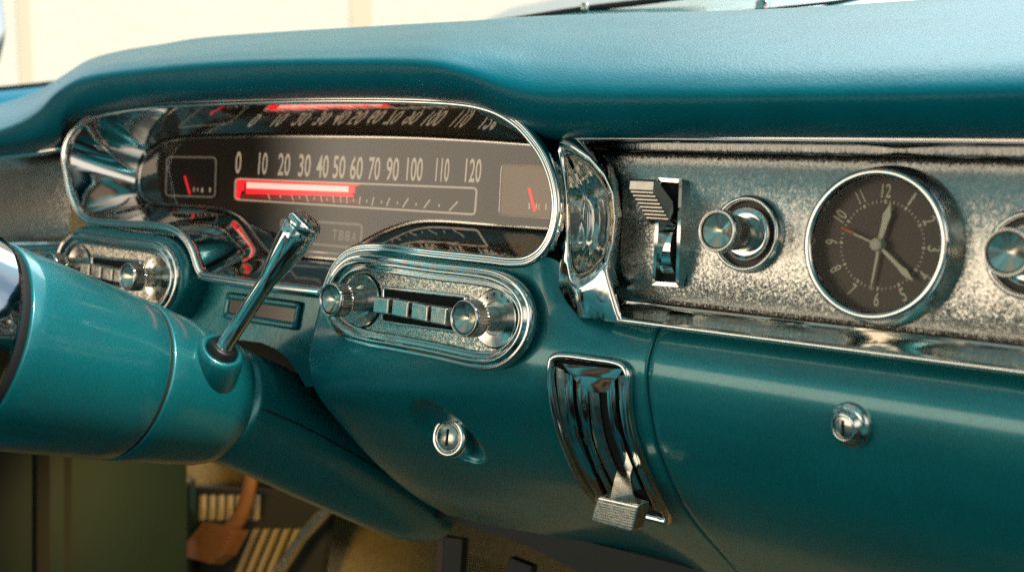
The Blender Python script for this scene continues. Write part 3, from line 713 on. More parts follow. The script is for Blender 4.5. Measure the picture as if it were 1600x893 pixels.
# ------------------------------------------------------------------ pull knobs beside the clock
def pull_knob(px, label):
    t = thing('pull_knob', label, 'knob', 'chrome pull knobs beside the clock')
    b = S(*px, .0002)
    obj('bezel', lathe(b, EN, [(-.006, .0236), (.003, .0236), (.0062, .0228), (.0072, .0216), (.0070, .0206), (.0045, .0199), (.0012, .0196)], 80), M_chrome, t)
    obj('well', lathe(b, EN, [(.0016, .0199), (.0010, .010), (.0010, .0001)], 48), M_black, t)
    obj('collar', lathe(b, EN, [(.0012, .0162), (.0052, .0160), (.0062, .0152), (.0055, .0110), (.0055, .002)], 64), M_chrome, t)
    k = .0126; ln = .0375
    pr = [(.004, .0098), (ln*.42, .0098), (ln*.44, .0102), (ln*.46, .0106), (ln*.78, .0108), (ln*.80, .0104), (ln*.81, k*.98), (ln*.84, k), (ln*.95, k), (ln*.985, k*.97), (ln, k*.90), (ln, k*.86), (ln*.97, k*.84)]
    obj('handle', lathe(b, EN, pr, 72, knurl=({3, 4}, .0011)), M_knurl, t, auto=16)
    obj('end_face', lathe(b, EN, [(ln*.975, k*.77), (ln*.970, k*.74), (ln*.925, k*.4), (ln*.885, k*.1), (ln*.882, .0001)], 64), M_knobface, t)
    obj('groove', lathe(b, EN, [(ln*.970, k*.86), (ln*.969, k*.75)], 64), M_black, t)
    obj('end_ring', lathe(b, EN, [(ln*.975, k*1.0), (ln*.995, k*.985), (ln+.0005, k*.94), (ln+.0003, k*.89), (ln*.96, k*.855)], 64), M_chrome_clean, t)
    return t
pull_knob((1171.5, 366), 'chrome pull knob in a round bezel between the lever switch and the clock')
pull_knob((1614, 399), 'chrome pull knob cut by the right edge of the photo, right of the clock')

# ------------------------------------------------------------------ lever switch
ls = thing('lever_switch', 'tall narrow chrome lever switch with a ridged paddle tipped up', 'switch')
def bow(y): t = (y-276)/172; return .0045+.011*math.sin(math.pi*min(max(t, 0), 1))
A = [(1028, 277), (1066, 279.5)]; Bq = [(1060.5, 449), (1018.5, 445.5)]
fp_ = []
def edge(p, q, n): return [(p[0]+(q[0]-p[0])*i/n, p[1]+(q[1]-p[1])*i/n) for i in range(n)]
loop = edge((1028.5, 277.5), (1066, 280), 6)+edge((1066, 280), (1060, 448), 24)+edge((1060, 448), (1018.5, 445), 6)+edge((1018.5, 445), (1028.5, 277.5), 24)
v0 = (S(1047, 278, .008)-CLK).dot(EV); v1 = (S(1040, 447, .008)-CLK).dot(EV)
P3 = []
for x, y in loop:
    # bowed front edge: find the point of the ray at the bowed height
    P3.append(S(x, y, bow(y)))
n_ = len(P3)
ctrp = sum(P3, Vector())/n_; s = (P3[1]-P3[-1]).cross(EN); sg = 1 if s.dot(P3[0]-ctrp) > 0 else -1
def shrink(p, k): q = ctrp+(p-ctrp)*k; return q
outer0 = [Vector(p)-EN*((p-CLK).dot(EN)+.001) for p in P3]
inn = []
for p in P3:
    d = p-ctrp; dx, dv = d.dot(EX), d.dot(EV); hx, hv = .0098, abs(v0-v1)/2
    inn.append(p-EX*(.0023*(1 if dx > 0 else -1) if abs(dx) > .004 else 0)-EV*(.0024*(1 if dv > 0 else -1) if abs(dv) > hv*.93 else 0))
deep = [p-EN*((p-CLK).dot(EN)-.0016) for p in inn]
bm = loft([outer0, [p-EN*.0008 for p in P3], P3, inn, deep], closed_v=True)
obj('bezel', bm, M_bright, ls, auto=35)
obj('well', poly([p+EN*.0006 for p in deep]), M_dark, ls, smooth=False)
dr = S(1047, 385, .002); bm = bmesh.new(); xa, xb = S(1037, 385, .004).x, S(1057, 385, .004).x
lathe(Vector((xa, dr.y, dr.z))-EN*.014, EX, [(0, .0001), (0, .023), (xb-xa, .023), (xb-xa, .0001)], 64, bm); obj('drum', bm, M_chrome, ls, auto=40)
XP = S(1046, 330, .02).x
sp_ = [atX(x, y, XP) for x, y in [(1026, 281), (1051, 315), (1053, 352), (1048, 346), (1020, 297), (1021.5, 284)]]
wv = EX*-.0175
bm = poly(sp_, depth=1, dirv=wv); pd = obj('paddle', bm, M_knurl, ls, smooth=False)
bm = bmesh.new()
for i in range(8):
    t = .08+i*.12; a = sp_[4].lerp(sp_[3], t); o_ = (sp_[4]-sp_[3]).normalized().cross(EX).normalized()
    if o_.dot(EN) < 0: o_ = -o_
    slab(a+wv*.5, EX, (sp_[4]-sp_[3]).normalized(), o_, .0172, .0012, .0013, bm, .0004, 1)
obj('ridges', bm, M_knurl, pd, smooth=False)

# ------------------------------------------------------------------ ignition lock
ig = thing('ignition_lock', 'chrome ignition key lock sunk in a teal hollow below the radio', 'lock')
ia = (Vector((.12, -1, .18))).normalized(); ib = onbody(714, 681)[0]+Vector((0, -.003, 0))
obj('collar', lathe(ib, ia, [(-.014, .0142), (.002, .0150), (.0055, .0158), (.0075, .0150), (.0085, .0132), (.0080, .0112), (.0068, .0106)], 64), M_chrome, ig)
kc = obj('key_cylinder', lathe(ib, ia, [(.004, .0107), (.0074, .0104), (.0086, .0094), (.0086, .0001)], 48), M_satin, ig)
a_, u_, w_ = frame_of(ia)
obj('keyway', slab(ib+ia*.0087, w_, u_, ia, .0020, .0125, .0006), M_keyway, kc, smooth=False)

# ------------------------------------------------------------------ glove box door
gb = thing('glove_box_door', 'long teal glove box door with a chrome key lock under the silver trim', 'door')
xs = [XEDGE+.0035+i*(.62-XEDGE)/90 for i in range(91)]; zs = [.7425-.00001]+[.7420+(ZDOOR-.7420)*j/80 for j in range(81)]
rows = []
def doorpt(x, z, dy=0): return Vector((x, ybody(max(x, .156), z)-.0012+dy, z))
for dx, dy in ((-.0005, .012), (-.0005, .0035), (.0001, .0012), (.0008, .0003)): rows.append([doorpt(xs[0]+dx, z, dy) for z in zs])
for x in xs[1:]: rows.append([doorpt(x, z) for z in zs])
full = []
for r in rows:
    t0, t1 = r[0], r[-1]
    full.append([t0+Vector((0, .016, .0008)), t0+Vector((0, .004, .0009))]+r+[t1+Vector((0, .002, -.0012)), t1+Vector((0, .012, -.0010))])
obj('door_skin', loft(full), M_paint, gb)
lb, ln_ = onbody(1331, 662); ln_ = (ln_+Vector((-.15, 0, .05))).normalized()
gl = obj('lock', lathe(lb, ln_, [(-.004, .0130), (.0018, .0130), (.0034, .0124), (.0042, .0104), (.0046, .0094), (.0068, .0091), (.0082, .0082), (.0090, .0070), (.0084, .0066)], 64), M_chrome, gb)
obj('key_cylinder', lathe(lb, ln_, [(.0078, .0068), (.0082, .0064), (.0083, .0001)], 48), M_satin, gl)
a_, u_, w_ = frame_of(ln_)
obj('keyway', slab(lb+ln_*.0084, w_, u_, ln_, .0018, .0090, .0006), M_keyway, gl, smooth=False)

# ------------------------------------------------------------------ heater control
ht = thing('heater_control', 'curved chrome heater control with slots and a ridged pull lever', 'heater control')
q = lambda x, y: (840+x/2.977, 540+y/2.977)
def bodypath(pl, n, off): 
    P = [Vector((*q(*p), 0)) for p in pl]; P = cr(P, 5) if len(P) > 2 else P
    P = resample(P, n); r = [onbody(p.x, p.y, off) for p in P]; return [a for a, _ in r], [b for _, b in r]
out = [(60, 100), (68, 58), (92, 42), (140, 39), (260, 54), (370, 70), (415, 88), (436, 125), (438, 200), (442, 300), (460, 400), (490, 490), (520, 570), (560, 655), (600, 740), (622, 800), (560, 790), (480, 770), (380, 745), (295, 722), (255, 680), (215, 625), (180, 565), (142, 480), (108, 390), (82, 300), (66, 210), (58, 140)]
P = cr([Vector((*q(*p), 0)) for p in out], 5, closed=True); rr_ = [onbody(p.x, p.y, .001) for p in P]
pa, na = [a for a, _ in rr_], [b for _, b in rr_]
ctrp = sum(pa, Vector())/len(pa); s = (pa[1]-pa[-1]).cross(na[0]); sg = 1 if s.dot(pa[0]-ctrp) > 0 else -1
obj('frame', sweep(pa, [(a*sg, b) for a, b in [(.0012, -.003), (.0016, .001), (.0002, .0042), (-.0016, .0048), (-.0032, .0036), (-.0040, .001), (-.0044, -.004)]], nrm=na), M_chrome, ht)
# recessed backing
lf = [(75, 60), (80, 200), (110, 370), (170, 530), (240, 660), (290, 725)]; rt_ = [(430, 90), (432, 220), (460, 400), (515, 560), (580, 700), (615, 790)]
La, _ = bodypath(lf, 24, .0004); Ra, _ = bodypath(rt_, 24, .0004)
bm = loft([[a.lerp(b, t/8) for t in range(9)] for a, b in zip(La, Ra)])
# follow the body, slightly above it
for v in bm.verts: v.co.y = ybody(v.co.x, v.co.z)-.0006
obj('backing', bm, M_dark, ht)
def strip(le, ri, off, m, name, th=.003, parent=ht, n=22):
    La, na_ = bodypath(le, n, off); Ra, nb_ = bodypath(ri, n, off)
    bm = bmesh.new(); rows = []
    for a, b, u, w in zip(La, Ra, na_, nb_):
        mid = (a+b)/2+u*.0007
        rows.append([a-u*th, a, mid, b, b-w*th])
    loft(rows, bm); return obj(name, bm, m, parent, auto=50)
strip([(88, 95), (100, 250), (130, 390), (185, 530), (265, 690)], [(128, 112), (138, 250), (160, 390), (210, 530), (290, 700)], .0012, M_satin, 'side_channel')
strip([(130, 113), (140, 250), (162, 390), (212, 530), (292, 695)], [(172, 128), (178, 250), (205, 390), (255, 530), (330, 700)], .0045, M_chrome, 'rib')
strip([(190, 130), (196, 250), (228, 400), (276, 530), (350, 680)], [(240, 140), (246, 300), (262, 420), (300, 530), (365, 660)], .0045, M_chrome, 'rib')
strip([(242, 196), (250, 300), (266, 420), (303, 530), (368, 650)], [(290, 215), (300, 320), (322, 430), (362, 540), (420, 650)], .0020, M_satin, 'rib')
strip([(334, 140), (342, 300), (372, 420), (408, 520), (462, 640)], [(372, 148), (380, 300), (408, 420), (446, 520), (495, 640)], .0045, M_chrome, 'rib')
strip([(390, 130), (400, 300), (432, 440), (478, 560), (555, 735)], [(425, 130), (434, 300), (462, 440), (512, 570), (592, 750)], .0045, M_chrome, 'rib')
strip([(130, 80), (170, 132), (238, 196)], [(415, 105), (376, 150), (332, 205)], .0046, M_chrome, 'top_plate')
strip([(330, 702), (390, 730), (440, 745)], [(425, 655), (500, 705), (560, 742)], .0030, M_dark_chrome, 'foot_plate')
for t, x, y in (('o·o', 220, 265), ('D', 248, 418), ('5', 297, 548)):
    p, n_b = onbody(*q(x, y), .0054); e1 = Vector((1, 0, 0)); e1 = (e1-n_b*e1.dot(n_b)).normalized(); e2 = n_b.cross(e1)
    obj('marking', text_bm(t, p, .0052, .0058, e1, e2, n_b, None, .012, .0), M_satin, ht, smooth=False)
YP = -.026
tl, tr_, br, bl = [atY(*q(*p), YP) for p in ((278, 700), (470, 742), (440, 868), (246, 815))]
lv = obj('lever', poly([tl, tr_, br, bl], depth=.011, dirv=Vector((.15, 1, .1))), M_satin, ht, smooth=False)
bmv = bmesh.new(); bmv.from_mesh(lv.data); bmesh.ops.bevel(bmv, geom=bmv.edges[:], offset=.0014, segments=3, profile=.5, affect='EDGES'); bmesh.ops.recalc_face_normals(bmv, faces=bmv.faces); bmv.to_mesh(lv.data); bmv.free()
bm = bmesh.new()
nf = (tr_-tl).cross(bl-tl).normalized(); nf = nf if nf.y < 0 else -nf
for i in range(7):
    t = .22+i*.095; a, b = tl.lerp(bl, t), tr_.lerp(br, t)
    slab((a+b)/2+nf*.0003, (b-a).normalized(), (bl-tl).normalized(), nf, (b-a).length*.93, .0013, .0022, bm, .0003, 1)
obj('ridges', bm, M_satin, lv, smooth=False)
p0 = onbody(*q(405, 575), -.004)[0]; p1 = (tl+tr_)/2.0+Vector((.001, .004, .001))
bm = sweep([p0, p0.lerp(p1, .5)+Vector((0, -.002, .002)), p1], [(-.0068, -.002), (-.0068, .002), (.0068, .002), (.0068, -.002)], closed=False, nrm=Vector((0, -.6, .8)), taper=[.75, .8, 1.15])
obj('stem', bm, M_satin, lv, auto=30)

# ------------------------------------------------------------------ STEERING COLUMN
XC = -.229; ca = R(21); CV = Vector((0, -math.cos(ca), math.sin(ca)))
E0 = atX(322, 624, XC)
sc_ = thing('steering_column', 'teal steering column shroud with a short chrome selector lever', 'steering column')
pr = [(-.014, .036), (-.0135, .043), (-.010, .0482), (-.004, .0512), (.006, .0538), (.03, .0570), (.060, .0602), (.0765, .0618), (.0785, .0612), (.0790, .0596)]
obj('collar', lathe(E0, CV, pr, 96), M_paint_soft, sc_)
obj('seam', lathe(E0, CV, [(.0785, .0605), (.0800, .0608), (.0815, .0605)], 96), M_rubber, sc_)
pr = [(.0810, .0596), (.0815, .0614), (.0835, .0624), (.10, .0640), (.13, .0665), (.16, .0692), (.187, .0714), (.1985, .0722), (.2000, .0718), (.2005, .069)]
obj('shroud', lathe(E0, CV, pr, 96), M_paint_soft, sc_)
hub = thing('steering_wheel_hub', 'dark chrome steering wheel hub at the left edge, on top of the column', 'steering wheel')
obj('gasket', lathe(E0, CV, [(.2000, .066), (.2005, .0705), (.2055, .0725), (.2085, .0725)], 96), M_rubber, hub)
obj('hub_shell', lathe(E0, CV, [(.2080, .068), (.2085, .0745), (.2115, .0752), (.235, .0745), (.26, .072), (.275, .066), (.28, .05), (.28, .0001)], 96), M_dark_chrome, hub)
# boss and lever
bc = atX(330, 560, XC+.050); tip = atX(479, 344, XC+.125); base = atX(346, 548, XC+.055)
dv = (tip-base).normalized(); ll = (tip-base).length
pr = [(-.030, .0235), (-.018, .0222), (-.008, .0200), (-.002, .0182), (.0015, .0165), (.0022, .0148), (.0015, .0128), (-.004, .0118), (-.01, .0105)]
bs = obj('boss', lathe(base, (dv+Vector((.25, -.2, .1))).normalized(), pr, 64), M_paint_soft, sc_)
lev = obj('selector_lever', lathe(base, dv, [(-.012, .0090), (.002, .0090), (.003, .0072), (.006, .0060), (ll*.3, .0062), (ll*.5, .0064), (ll*.56, .0066), (ll*.62, .0082), (ll*.70, .0102), (ll*.78, .0117), (ll*.88, .0129), (ll*.945, .0130), (ll*.950, .0123), (ll*.956, .0130), (ll*.980, .0130), (ll*.994, .0125), (ll*1.004, .0114), (ll*1.012, .0092), (ll*1.014, .005), (ll*1.016, .00001)], 64), M_chrome_clean, sc_)
obj('socket_ring', lathe(base, dv, [(-.012, .0118), (.003, .0108), (.0046, .0094), (.0046, .0068), (.002, .0060)], 48), M_black, bs)
# lower jacket under the dash
cs = [((340, 626), .0470, XC), ((410, 655), .0475, XC), ((500, 702), .0460, XC+.002), ((580, 748), .0420, XC+.004), ((640, 785), .036, XC+.006), ((682, 810), .024, XC+.008), ((698, 820), .006, XC+.008)]
cp = [atX(*c[0], c[2]) for c in cs]; cpf = cr(cp, 6); rad = [c[1] for c in cs]; rf = [v.x for v in cr([Vector((r, 0, 0)) for r in rad], 6)]
bm = sweep(cpf, circ(1.0, 56), closed=False, nrm=Vector((1, 0, 0)), taper=rf)
obj('lower_jacket', bm, M_paint, sc_)
# seam in the jacket: thin dark line lying on its near side
sl_ = []
for i, (p, r) in enumerate(zip(cpf[1:20], rf[1:20])):
    t = (cpf[i+2]-cpf[i]).normalized(); nn = Vector((1, 0, 0)); sd = t.cross(nn).normalized()
    if sd.z < 0: sd = -sd
    sl_.append(p+nn*(r*math.cos(R(4)))+sd*(r*math.sin(R(4))))
obj('jacket_seam', sweep(sl_, circ(.0008, 8), closed=False, nrm=Vector((1, 0, 0))), M_rubber, sc_)

# ------------------------------------------------------------------ FOOTWELL
XK = -.74
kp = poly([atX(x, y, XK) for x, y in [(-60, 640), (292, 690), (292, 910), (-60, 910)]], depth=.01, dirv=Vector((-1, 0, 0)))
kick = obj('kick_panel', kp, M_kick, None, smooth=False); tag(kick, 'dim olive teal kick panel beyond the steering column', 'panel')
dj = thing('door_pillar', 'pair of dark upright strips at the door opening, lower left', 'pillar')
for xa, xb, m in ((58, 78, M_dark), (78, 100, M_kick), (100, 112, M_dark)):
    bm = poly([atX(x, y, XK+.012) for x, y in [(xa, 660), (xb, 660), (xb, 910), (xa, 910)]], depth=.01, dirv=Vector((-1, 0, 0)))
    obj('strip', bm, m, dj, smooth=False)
YG = .36
hv = thing('air_vent', 'black vent grille with beige bars behind the brake pedal', 'vent')
obj('grille_back', poly([atY(x, y, YG) for x, y in [(290, 760), (520, 770), (500, 910), (290, 910)]], depth=.01, dirv=Vector((0, 1, 0))), M_dark, hv, smooth=False)
for i in range(7):
    x = 312+i*14; obj('bar', poly([atY(a, b, YG-.012) for a, b in [(x, 774), (x+5, 774), (x+4, 812), (x-1, 812)]], depth=.006, dirv=Vector((0, 1, 0))), M_beige, hv, smooth=False)
for i in range(5):
    x = 372+i*16; obj('bar', poly([atY(a, b, YG-.012) for a, b in [(x+24, 826), (x+30, 826), (x-4, 910), (x-11, 910)]], depth=.006, dirv=Vector((0, 1, 0))), M_beige, hv, smooth=False)
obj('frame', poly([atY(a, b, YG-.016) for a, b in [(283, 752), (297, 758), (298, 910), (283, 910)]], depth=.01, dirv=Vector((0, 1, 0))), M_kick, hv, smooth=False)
obj('top_trim', slab(atY(265, 752, YG-.03), (atY(300, 765, YG-.03)-atY(225, 742, YG-.03)).normalized(), Vector((0, 1, 0)), Vector((0, 0, 1)), .062, .05, .014, bev=.004), M_satin, hv)
st = sweep([atY(x, y, YG-.06) for x, y in [(515, 790), (470, 840), (425, 910)]], [(-.006, -.004), (-.006, .004), (.006, .004), (.006, -.004)], closed=False, nrm=Vector((0, -1, 0)))
sr = obj('support_strip', st, M_satin, None, smooth=False); tag(sr, 'slanting grey metal strip between the vent and the carpet', 'strip')
bp_ = thing('brake_pedal', 'brown ribbed brake pedal on a curved arm lit by warm light', 'pedal')
YB = .24
pq = [atY(x, y, YB) for x, y in [(318, 814), (372, 826), (352, 864), (330, 880), (286, 868), (292, 846)]]
pdl = obj('pad', poly(pq, depth=.016, dirv=Vector((.1, 1, -.3))), M_pedal, bp_, smooth=False)
bm = bmesh.new()
for i in range(4):
    t = .2+.2*i; a, b = pq[0].lerp(pq[5], t), pq[1].lerp(pq[2], t); slab((a+b)/2+Vector((0, -.001, .001)), (b-a).normalized(), Vector((0, -.4, .9)), Vector((0, -.9, -.4)), (b-a).length*.9, .003, .003, bm, .0008, 1)
obj('ridges', bm, M_pedal, pdl, smooth=False)
obj('arm', sweep(cr([atY(x, y, YB+.01) for x, y in [(352, 832), (372, 812), (384, 785), (392, 750), (396, 720)]], 5), circ(.0075, 12, .011), closed=False, nrm=Vector((0, -1, 0))), M_pedal, bp_)
fl_ = poly([Vector((-.99, .10, .02)), Vector((.8, .10, .02)), Vector((.8, .50, .30)), Vector((-.99, .50, .30))])
loft([[Vector((x, .50, .30)) for x in (-.99, .8)], [Vector((x, .52, .80)) for x in (-.99, .8)]], fl_)
loft([[Vector((x, .10, .02)) for x in (-.99, .8)], [Vector((x, -.05, .0)) for x in (-.99, .8)]], fl_)
loft([[Vector((-.99, y, .86)) for y in (.0, .53)], [Vector((-.99, y, .0)) for y in (.0, .53)]], fl_)
loft([[Vector((.79, y, .74)) for y in (-.05, .53)], [Vector((.79, y, .0)) for y in (-.05, .53)]], fl_)  # unseen right side sheet, added to keep window light from the footwell
struct(obj('floor', fl_, M_carpet, None, smooth=False), 'olive brown carpeted car floor and bulkhead')
bm = loft([[atY(x, y, .13) for x, y in r] for r in ([(640, 800), (700, 812), (820, 850), (905, 893), (960, 925)], [(640, 740), (720, 770), (900, 810), (1060, 850), (1200, 890)])])
obj('underside', bm, M_black, dash, smooth=False)
br_ = thing('under_dash_bracket', 'dark metal brackets hanging below the dashboard against the carpet', 'bracket')
for pl, m in (([(692, 838), (722, 842), (718, 910), (690, 910)], M_black), ([(684, 836), (693, 838), (691, 910), (680, 910)], M_pedal), ([(795, 870), (830, 884), (826, 910), (790, 910)], M_black)):
    obj('leg', poly([atY(x, y, .22) for x, y in pl], depth=.008, dirv=Vector((.2, 1, 0))), m, br_, smooth=False)

# ------------------------------------------------------------------ beyond the pad
dt = thing('door_top', 'blurred blue teal door top beside the padded dashboard, far left', 'door')
bm = loft([cr([atD(x, y, D) for x, y, D in r], 5) for r in ([(-60, 146, 1.9), (40, 136, 1.9), (112, 128, 1.9)], [(-60, 152, 1.86), (40, 142, 1.86), (112, 134, 1.86)], [(-60, 178, 1.82), (40, 166, 1.82), (112, 155, 1.82)], [(-60, 215, 1.80), (40, 205, 1.80), (112, 200, 1.80)])])
low_ = [atD(x, y, 1.80) for x, y in [(-60, 215), (40, 205), (112, 200)]]
loft([cr(low_, 5), cr([p+Vector((-.02, 0, -.60)) for p in low_], 5)], bm)
obj('sill', bm, M_seat, dt)
obj('weather_strip', sweep([atD(x, y, 1.89) for x, y in [(-60, 145), (40, 135), (112, 127)]], circ(.004, 8), closed=False), M_rubber, dt)
vf = thing('vent_window_frame', 'blurred teal chrome window frame edge, top left corner', 'window frame')
obj('frame', sweep(cr([atD(x, y, 2.2) for x, y in [(-14, -40), (-6, 10), (-2, 50), (-10, 90), (-22, 120)]]+[atD(-40, 175, 1.9)], 6), circ(.012, 12), closed=False), M_chrome, vf)
cw_ = thing('windshield_cowl', 'pale teal cowl below the windshield, behind the padded top', 'cowl')
bm = loft([[atD(x, y, D) for x, y, D in r] for r in ([(738, 44, 1.35), (915, 30, 1.25), (1180, 30, 1.18), (1720, 20, 1.0)], [(748, 37, 1.40), (915, 17, 1.32), (1180, -2, 1.26), (1720, -40, 1.1)], [(760, 34, 1.44), (930, 8, 1.38), (1180, -20, 1.32), (1720, -80, 1.2)])])
low_ = [atD(x, y, D) for x, y, D in [(738, 44, 1.35), (915, 30, 1.25), (1180, 30, 1.18), (1720, 20, 1.0)]]
loft([low_, [Vector((p.x, p.y, .84)) for p in low_]], bm)
obj('panel', bm, M_paint_soft, cw_)
obj('gasket', sweep(cr([atD(x, y, D) for x, y, D in [(735, 40, 1.38), (800, 31.5, 1.36), (915, 14, 1.32), (1000, 4, 1.29), (1100, -10, 1.26)]], 6), circ(.0035, 8), closed=False), M_rubber, cw_)
obj('clip', slab(atD(914, 11, 1.31), RT, UP, FW, .008, .009, .006, bev=.002), M_satin, cw_)
wp = thing('wiper_arm', 'thin wiper arm and pivot at the foot of the windshield', 'wiper')
obj('arm', sweep([atD(x, y, 1.18) for x, y in [(1136, 21), (1200, 15), (1300, 4), (1400, -12)]], circ(.0016, 8), closed=False), M_black, wp)
obj('pivot', lathe(atD(1192, 8, 1.2), UP, [(-.006, .008), (.002, .008), (.006, .005), (.007, .0001)], 24), M_chrome, wp)
low_ = cr([atD(x, y, 3.0) for x, y in [(735, 42), (800, 34), (900, 18), (1010, 2)]], 6)
hd = obj('fender', loft([[p+Vector((-.05, 0, -.75)) for p in low_], low_]+[cr([atD(x, y, 3.0) for x, y in r], 6) for r in ([(760, 30), (810, 20), (880, 8), (960, -8)], [(800, 12), (850, 2), (900, -10), (960, -25)])]), M_pale, None)
tag(hd, 'pale sunlit bodywork seen through the windshield, top centre', 'fender')

# cream wall outside, standing along the left of the car
WN = Vector((.93, -.36, 0)); WC = atD(300, 60, 6.0); WA = Vector((.36, .93, 0))
def wallpt(x, y, off=0.0):
    r = ray(x, y); return CAM+r*((WC+WN*off-CAM).dot(WN)/r.dot(WN))
WB = (wallpt(-120, 60)-WC).dot(WA)
wl_ = obj('wall', poly([WC+WA*a+Vector((0, 0, 1))*h for a, h in ((WB, -2.5), (12, -2.5), (12, 3.2), (WB, 3.2))]), M_wall, None, smooth=False)
tag(wl_, 'sunlit cream plaster wall outside the car', 'wall')
for nm, xa, xb, lab in (('pilaster', 548, 582, 'blurred tan upright strip on the cream wall, above the hood of the cluster'), ('pilaster', 28, 50, 'faint tan upright strip on the cream wall near the left edge')):
    a, b = wallpt(xa, 60), wallpt(xb, 60)
    q4 = [Vector((a.x, a.y, WC.z-2.4)), Vector((b.x, b.y, WC.z-2.4)), Vector((b.x, b.y, WC.z+3.1)), Vector((a.x, a.y, WC.z+3.1))]
    o = obj(nm, poly(q4, depth=.004, dirv=WN), M_strip, None, smooth=False)
    tag(o, lab, 'pilaster')

# put every Empty at its things' base (children keep their world places)
def setbase(e):
    pts = []
    def rec(o, off):
        for c in o.children:
            if c.type == 'MESH':
                for v in list(c.data.vertices)[::7]: pts.append(v.co+off)
            rec(c, off)
    rec(e, e.location.copy())
    if not pts: return
    b = Vector((sum(p.x for p in pts)/len(pts), sum(p.y for p in pts)/len(pts), min(p.z for p in pts)))
    old = e.location.copy(); d = b-old; e.location = b
    for c in e.children: c.matrix_parent_inverse = Matrix.Translation(-d) @ c.matrix_parent_inverse
for e in THINGS: setbase(e)

# ------------------------------------------------------------------ LIGHT
SUN_EL, SUN_AZ = R(52), R(78)     # azimuth measured from +Y (ahead of the car) towards +X
w = bpy.data.worlds.new('World'); sc.world = w; w.use_nodes = True; nt = w.node_tree; L = nt.links
bg = nt.nodes['Background']
sky = add(nt, 'ShaderNodeTexSky', sky_type='NISHITA'); sky.sun_disc = False; sky.sun_elevation = SUN_EL; sky.sun_rotation = SUN_AZ
tc = add(nt, 'ShaderNodeTexCoord'); sp3 = add(nt, 'ShaderNodeSeparateXYZ'); L.new(tc.outputs['Generated'], sp3.inputs[0])
def ramp(src, stops, interp='LINEAR'):
    r = add(nt, 'ShaderNodeValToRGB'); r.color_ramp.interpolation = interp
    el = r.color_ramp.elements
    while len(el) > 1: el.remove(el[-1])
    el[0].position = stops[0][0]; el[0].color = stops[0][1]
    for p, c in stops[1:]: e = el.new(p); e.color = c
    L.new(src, r.inputs[0]); return r.outputs[0]
def g(v): return (v, v, v, 1)
# surroundings painted into the world for the bright metal to reflect: open sky ahead through the windshield, side windows with a cream wall,
# dark roof lining, dark seats and floor
n1 = add(nt, 'ShaderNodeTexNoise', Scale=3.4, Detail=3.0, Roughness=.5); mp = add(nt, 'ShaderNodeMapping'); mp.inputs['Scale'].default_value = (1, 1, .5)
n2 = add(nt, 'ShaderNodeTexNoise', Scale=2.1, Detail=2.0); mp2 = add(nt, 'ShaderNodeMapping'); mp2.inputs['Location'].default_value = (3.1, 1.7, .4)
for a_, b_ in ((mp, n1), (mp2, n2)): L.new(tc.outputs['Generated'], a_.inputs[0]); L.new(a_.outputs[0], b_.inputs['Vector'])
def mth(op, a, b=None, c=None):
    m = add(nt, 'ShaderNodeMath', operation=op)
    for k, v in enumerate((a, b, c)):
        if v is None: continue
        if isinstance(v, (int, float)): m.inputs[k].default_value = v
        else: L.new(v, m.inputs[k])
    return m.outputs[0]
def step(v, lo, hi):
    m = add(nt, 'ShaderNodeMapRange', interpolation_type='SMOOTHSTEP'); m.inputs[1].default_value = lo; m.inputs[2].default_value = hi
    L.new(v, m.inputs[0]); return m.outputs[0]
def mixc(f, a, b):
    m = add(nt, 'ShaderNodeMix', data_type='RGBA'); L.new(f, m.inputs[0])
    for k, v in ((6, a), (7, b)):
        if isinstance(v, tuple): m.inputs[k].default_value = v
        else: L.new(v, m.inputs[k])
    return m.outputs[2]
X_, Y_, Z_ = sp3.outputs
wob = mth('SUBTRACT', n1.outputs['Fac'], .5); wob2 = mth('SUBTRACT', n2.outputs['Fac'], .5)
skyv = add(nt, 'ShaderNodeVectorMath', operation='MULTIPLY_ADD'); skyv.inputs[1].default_value = (.10, .10, .10); L.new(sky.outputs[0], skyv.inputs[0])
L.new(ramp(n2.outputs['Fac'], [(0, (.20, .36, .42, 1)), (.45, (.45, .64, .70, 1)), (.6, (1.0, 1.15, 1.15, 1))]), skyv.inputs[2])
roof = ramp(n2.outputs['Fac'], [(0, (.02, .022, .02, 1)), (.43, (.09, .14, .14, 1)), (.52, (.20, .56, .60, 1)), (.60, (.12, .24, .25, 1)), (.68, (.38, .34, .27, 1))])
low = ramp(n1.outputs['Fac'], [(0, (.004, .004, .003, 1)), (.40, (.010, .008, .006, 1)), (.46, (.03, .17, .19, 1)), (.53, (.06, .27, .30, 1)), (.56, (.012, .010, .008, 1)), (.62, (.16, .10, .05, 1)), (.68, (.01, .01, .01, 1))])
deep = ramp(n2.outputs['Fac'], [(0, (.004, .004, .003, 1)), (.46, (.007, .006, .004, 1)), (.53, (.006, .06, .07, 1)), (.62, (.006, .006, .005, 1)), (.72, (.06, .035, .012, 1))])
side = ramp(n1.outputs['Fac'], [(0, (.010, .008, .006, 1)), (.44, (.025, .02, .014, 1)), (.49, (.10, .07, .045, 1)), (.52, (.012, .09, .10, 1)), (.56, (.02, .016, .012, 1)), (.61, (1.5, 1.2, .85, 1)), (.70, (2.2, 1.8, 1.35, 1))])
acc = mixc(step(Z_, -.72, -.5), deep, low)
acc = mixc(step(Z_, -.10, .0), acc, roof)
zb = mth('MULTIPLY_ADD', wob, .18, Z_)
band = mth('MULTIPLY', step(zb, -.20, -.10), mth('SUBTRACT', 1, step(zb, .20, .27)))
band = mth('MULTIPLY', band, mth('SUBTRACT', 1, mth('MULTIPLY', step(X_, -.15, .25), .85)))
acc = mixc(band, acc, side)
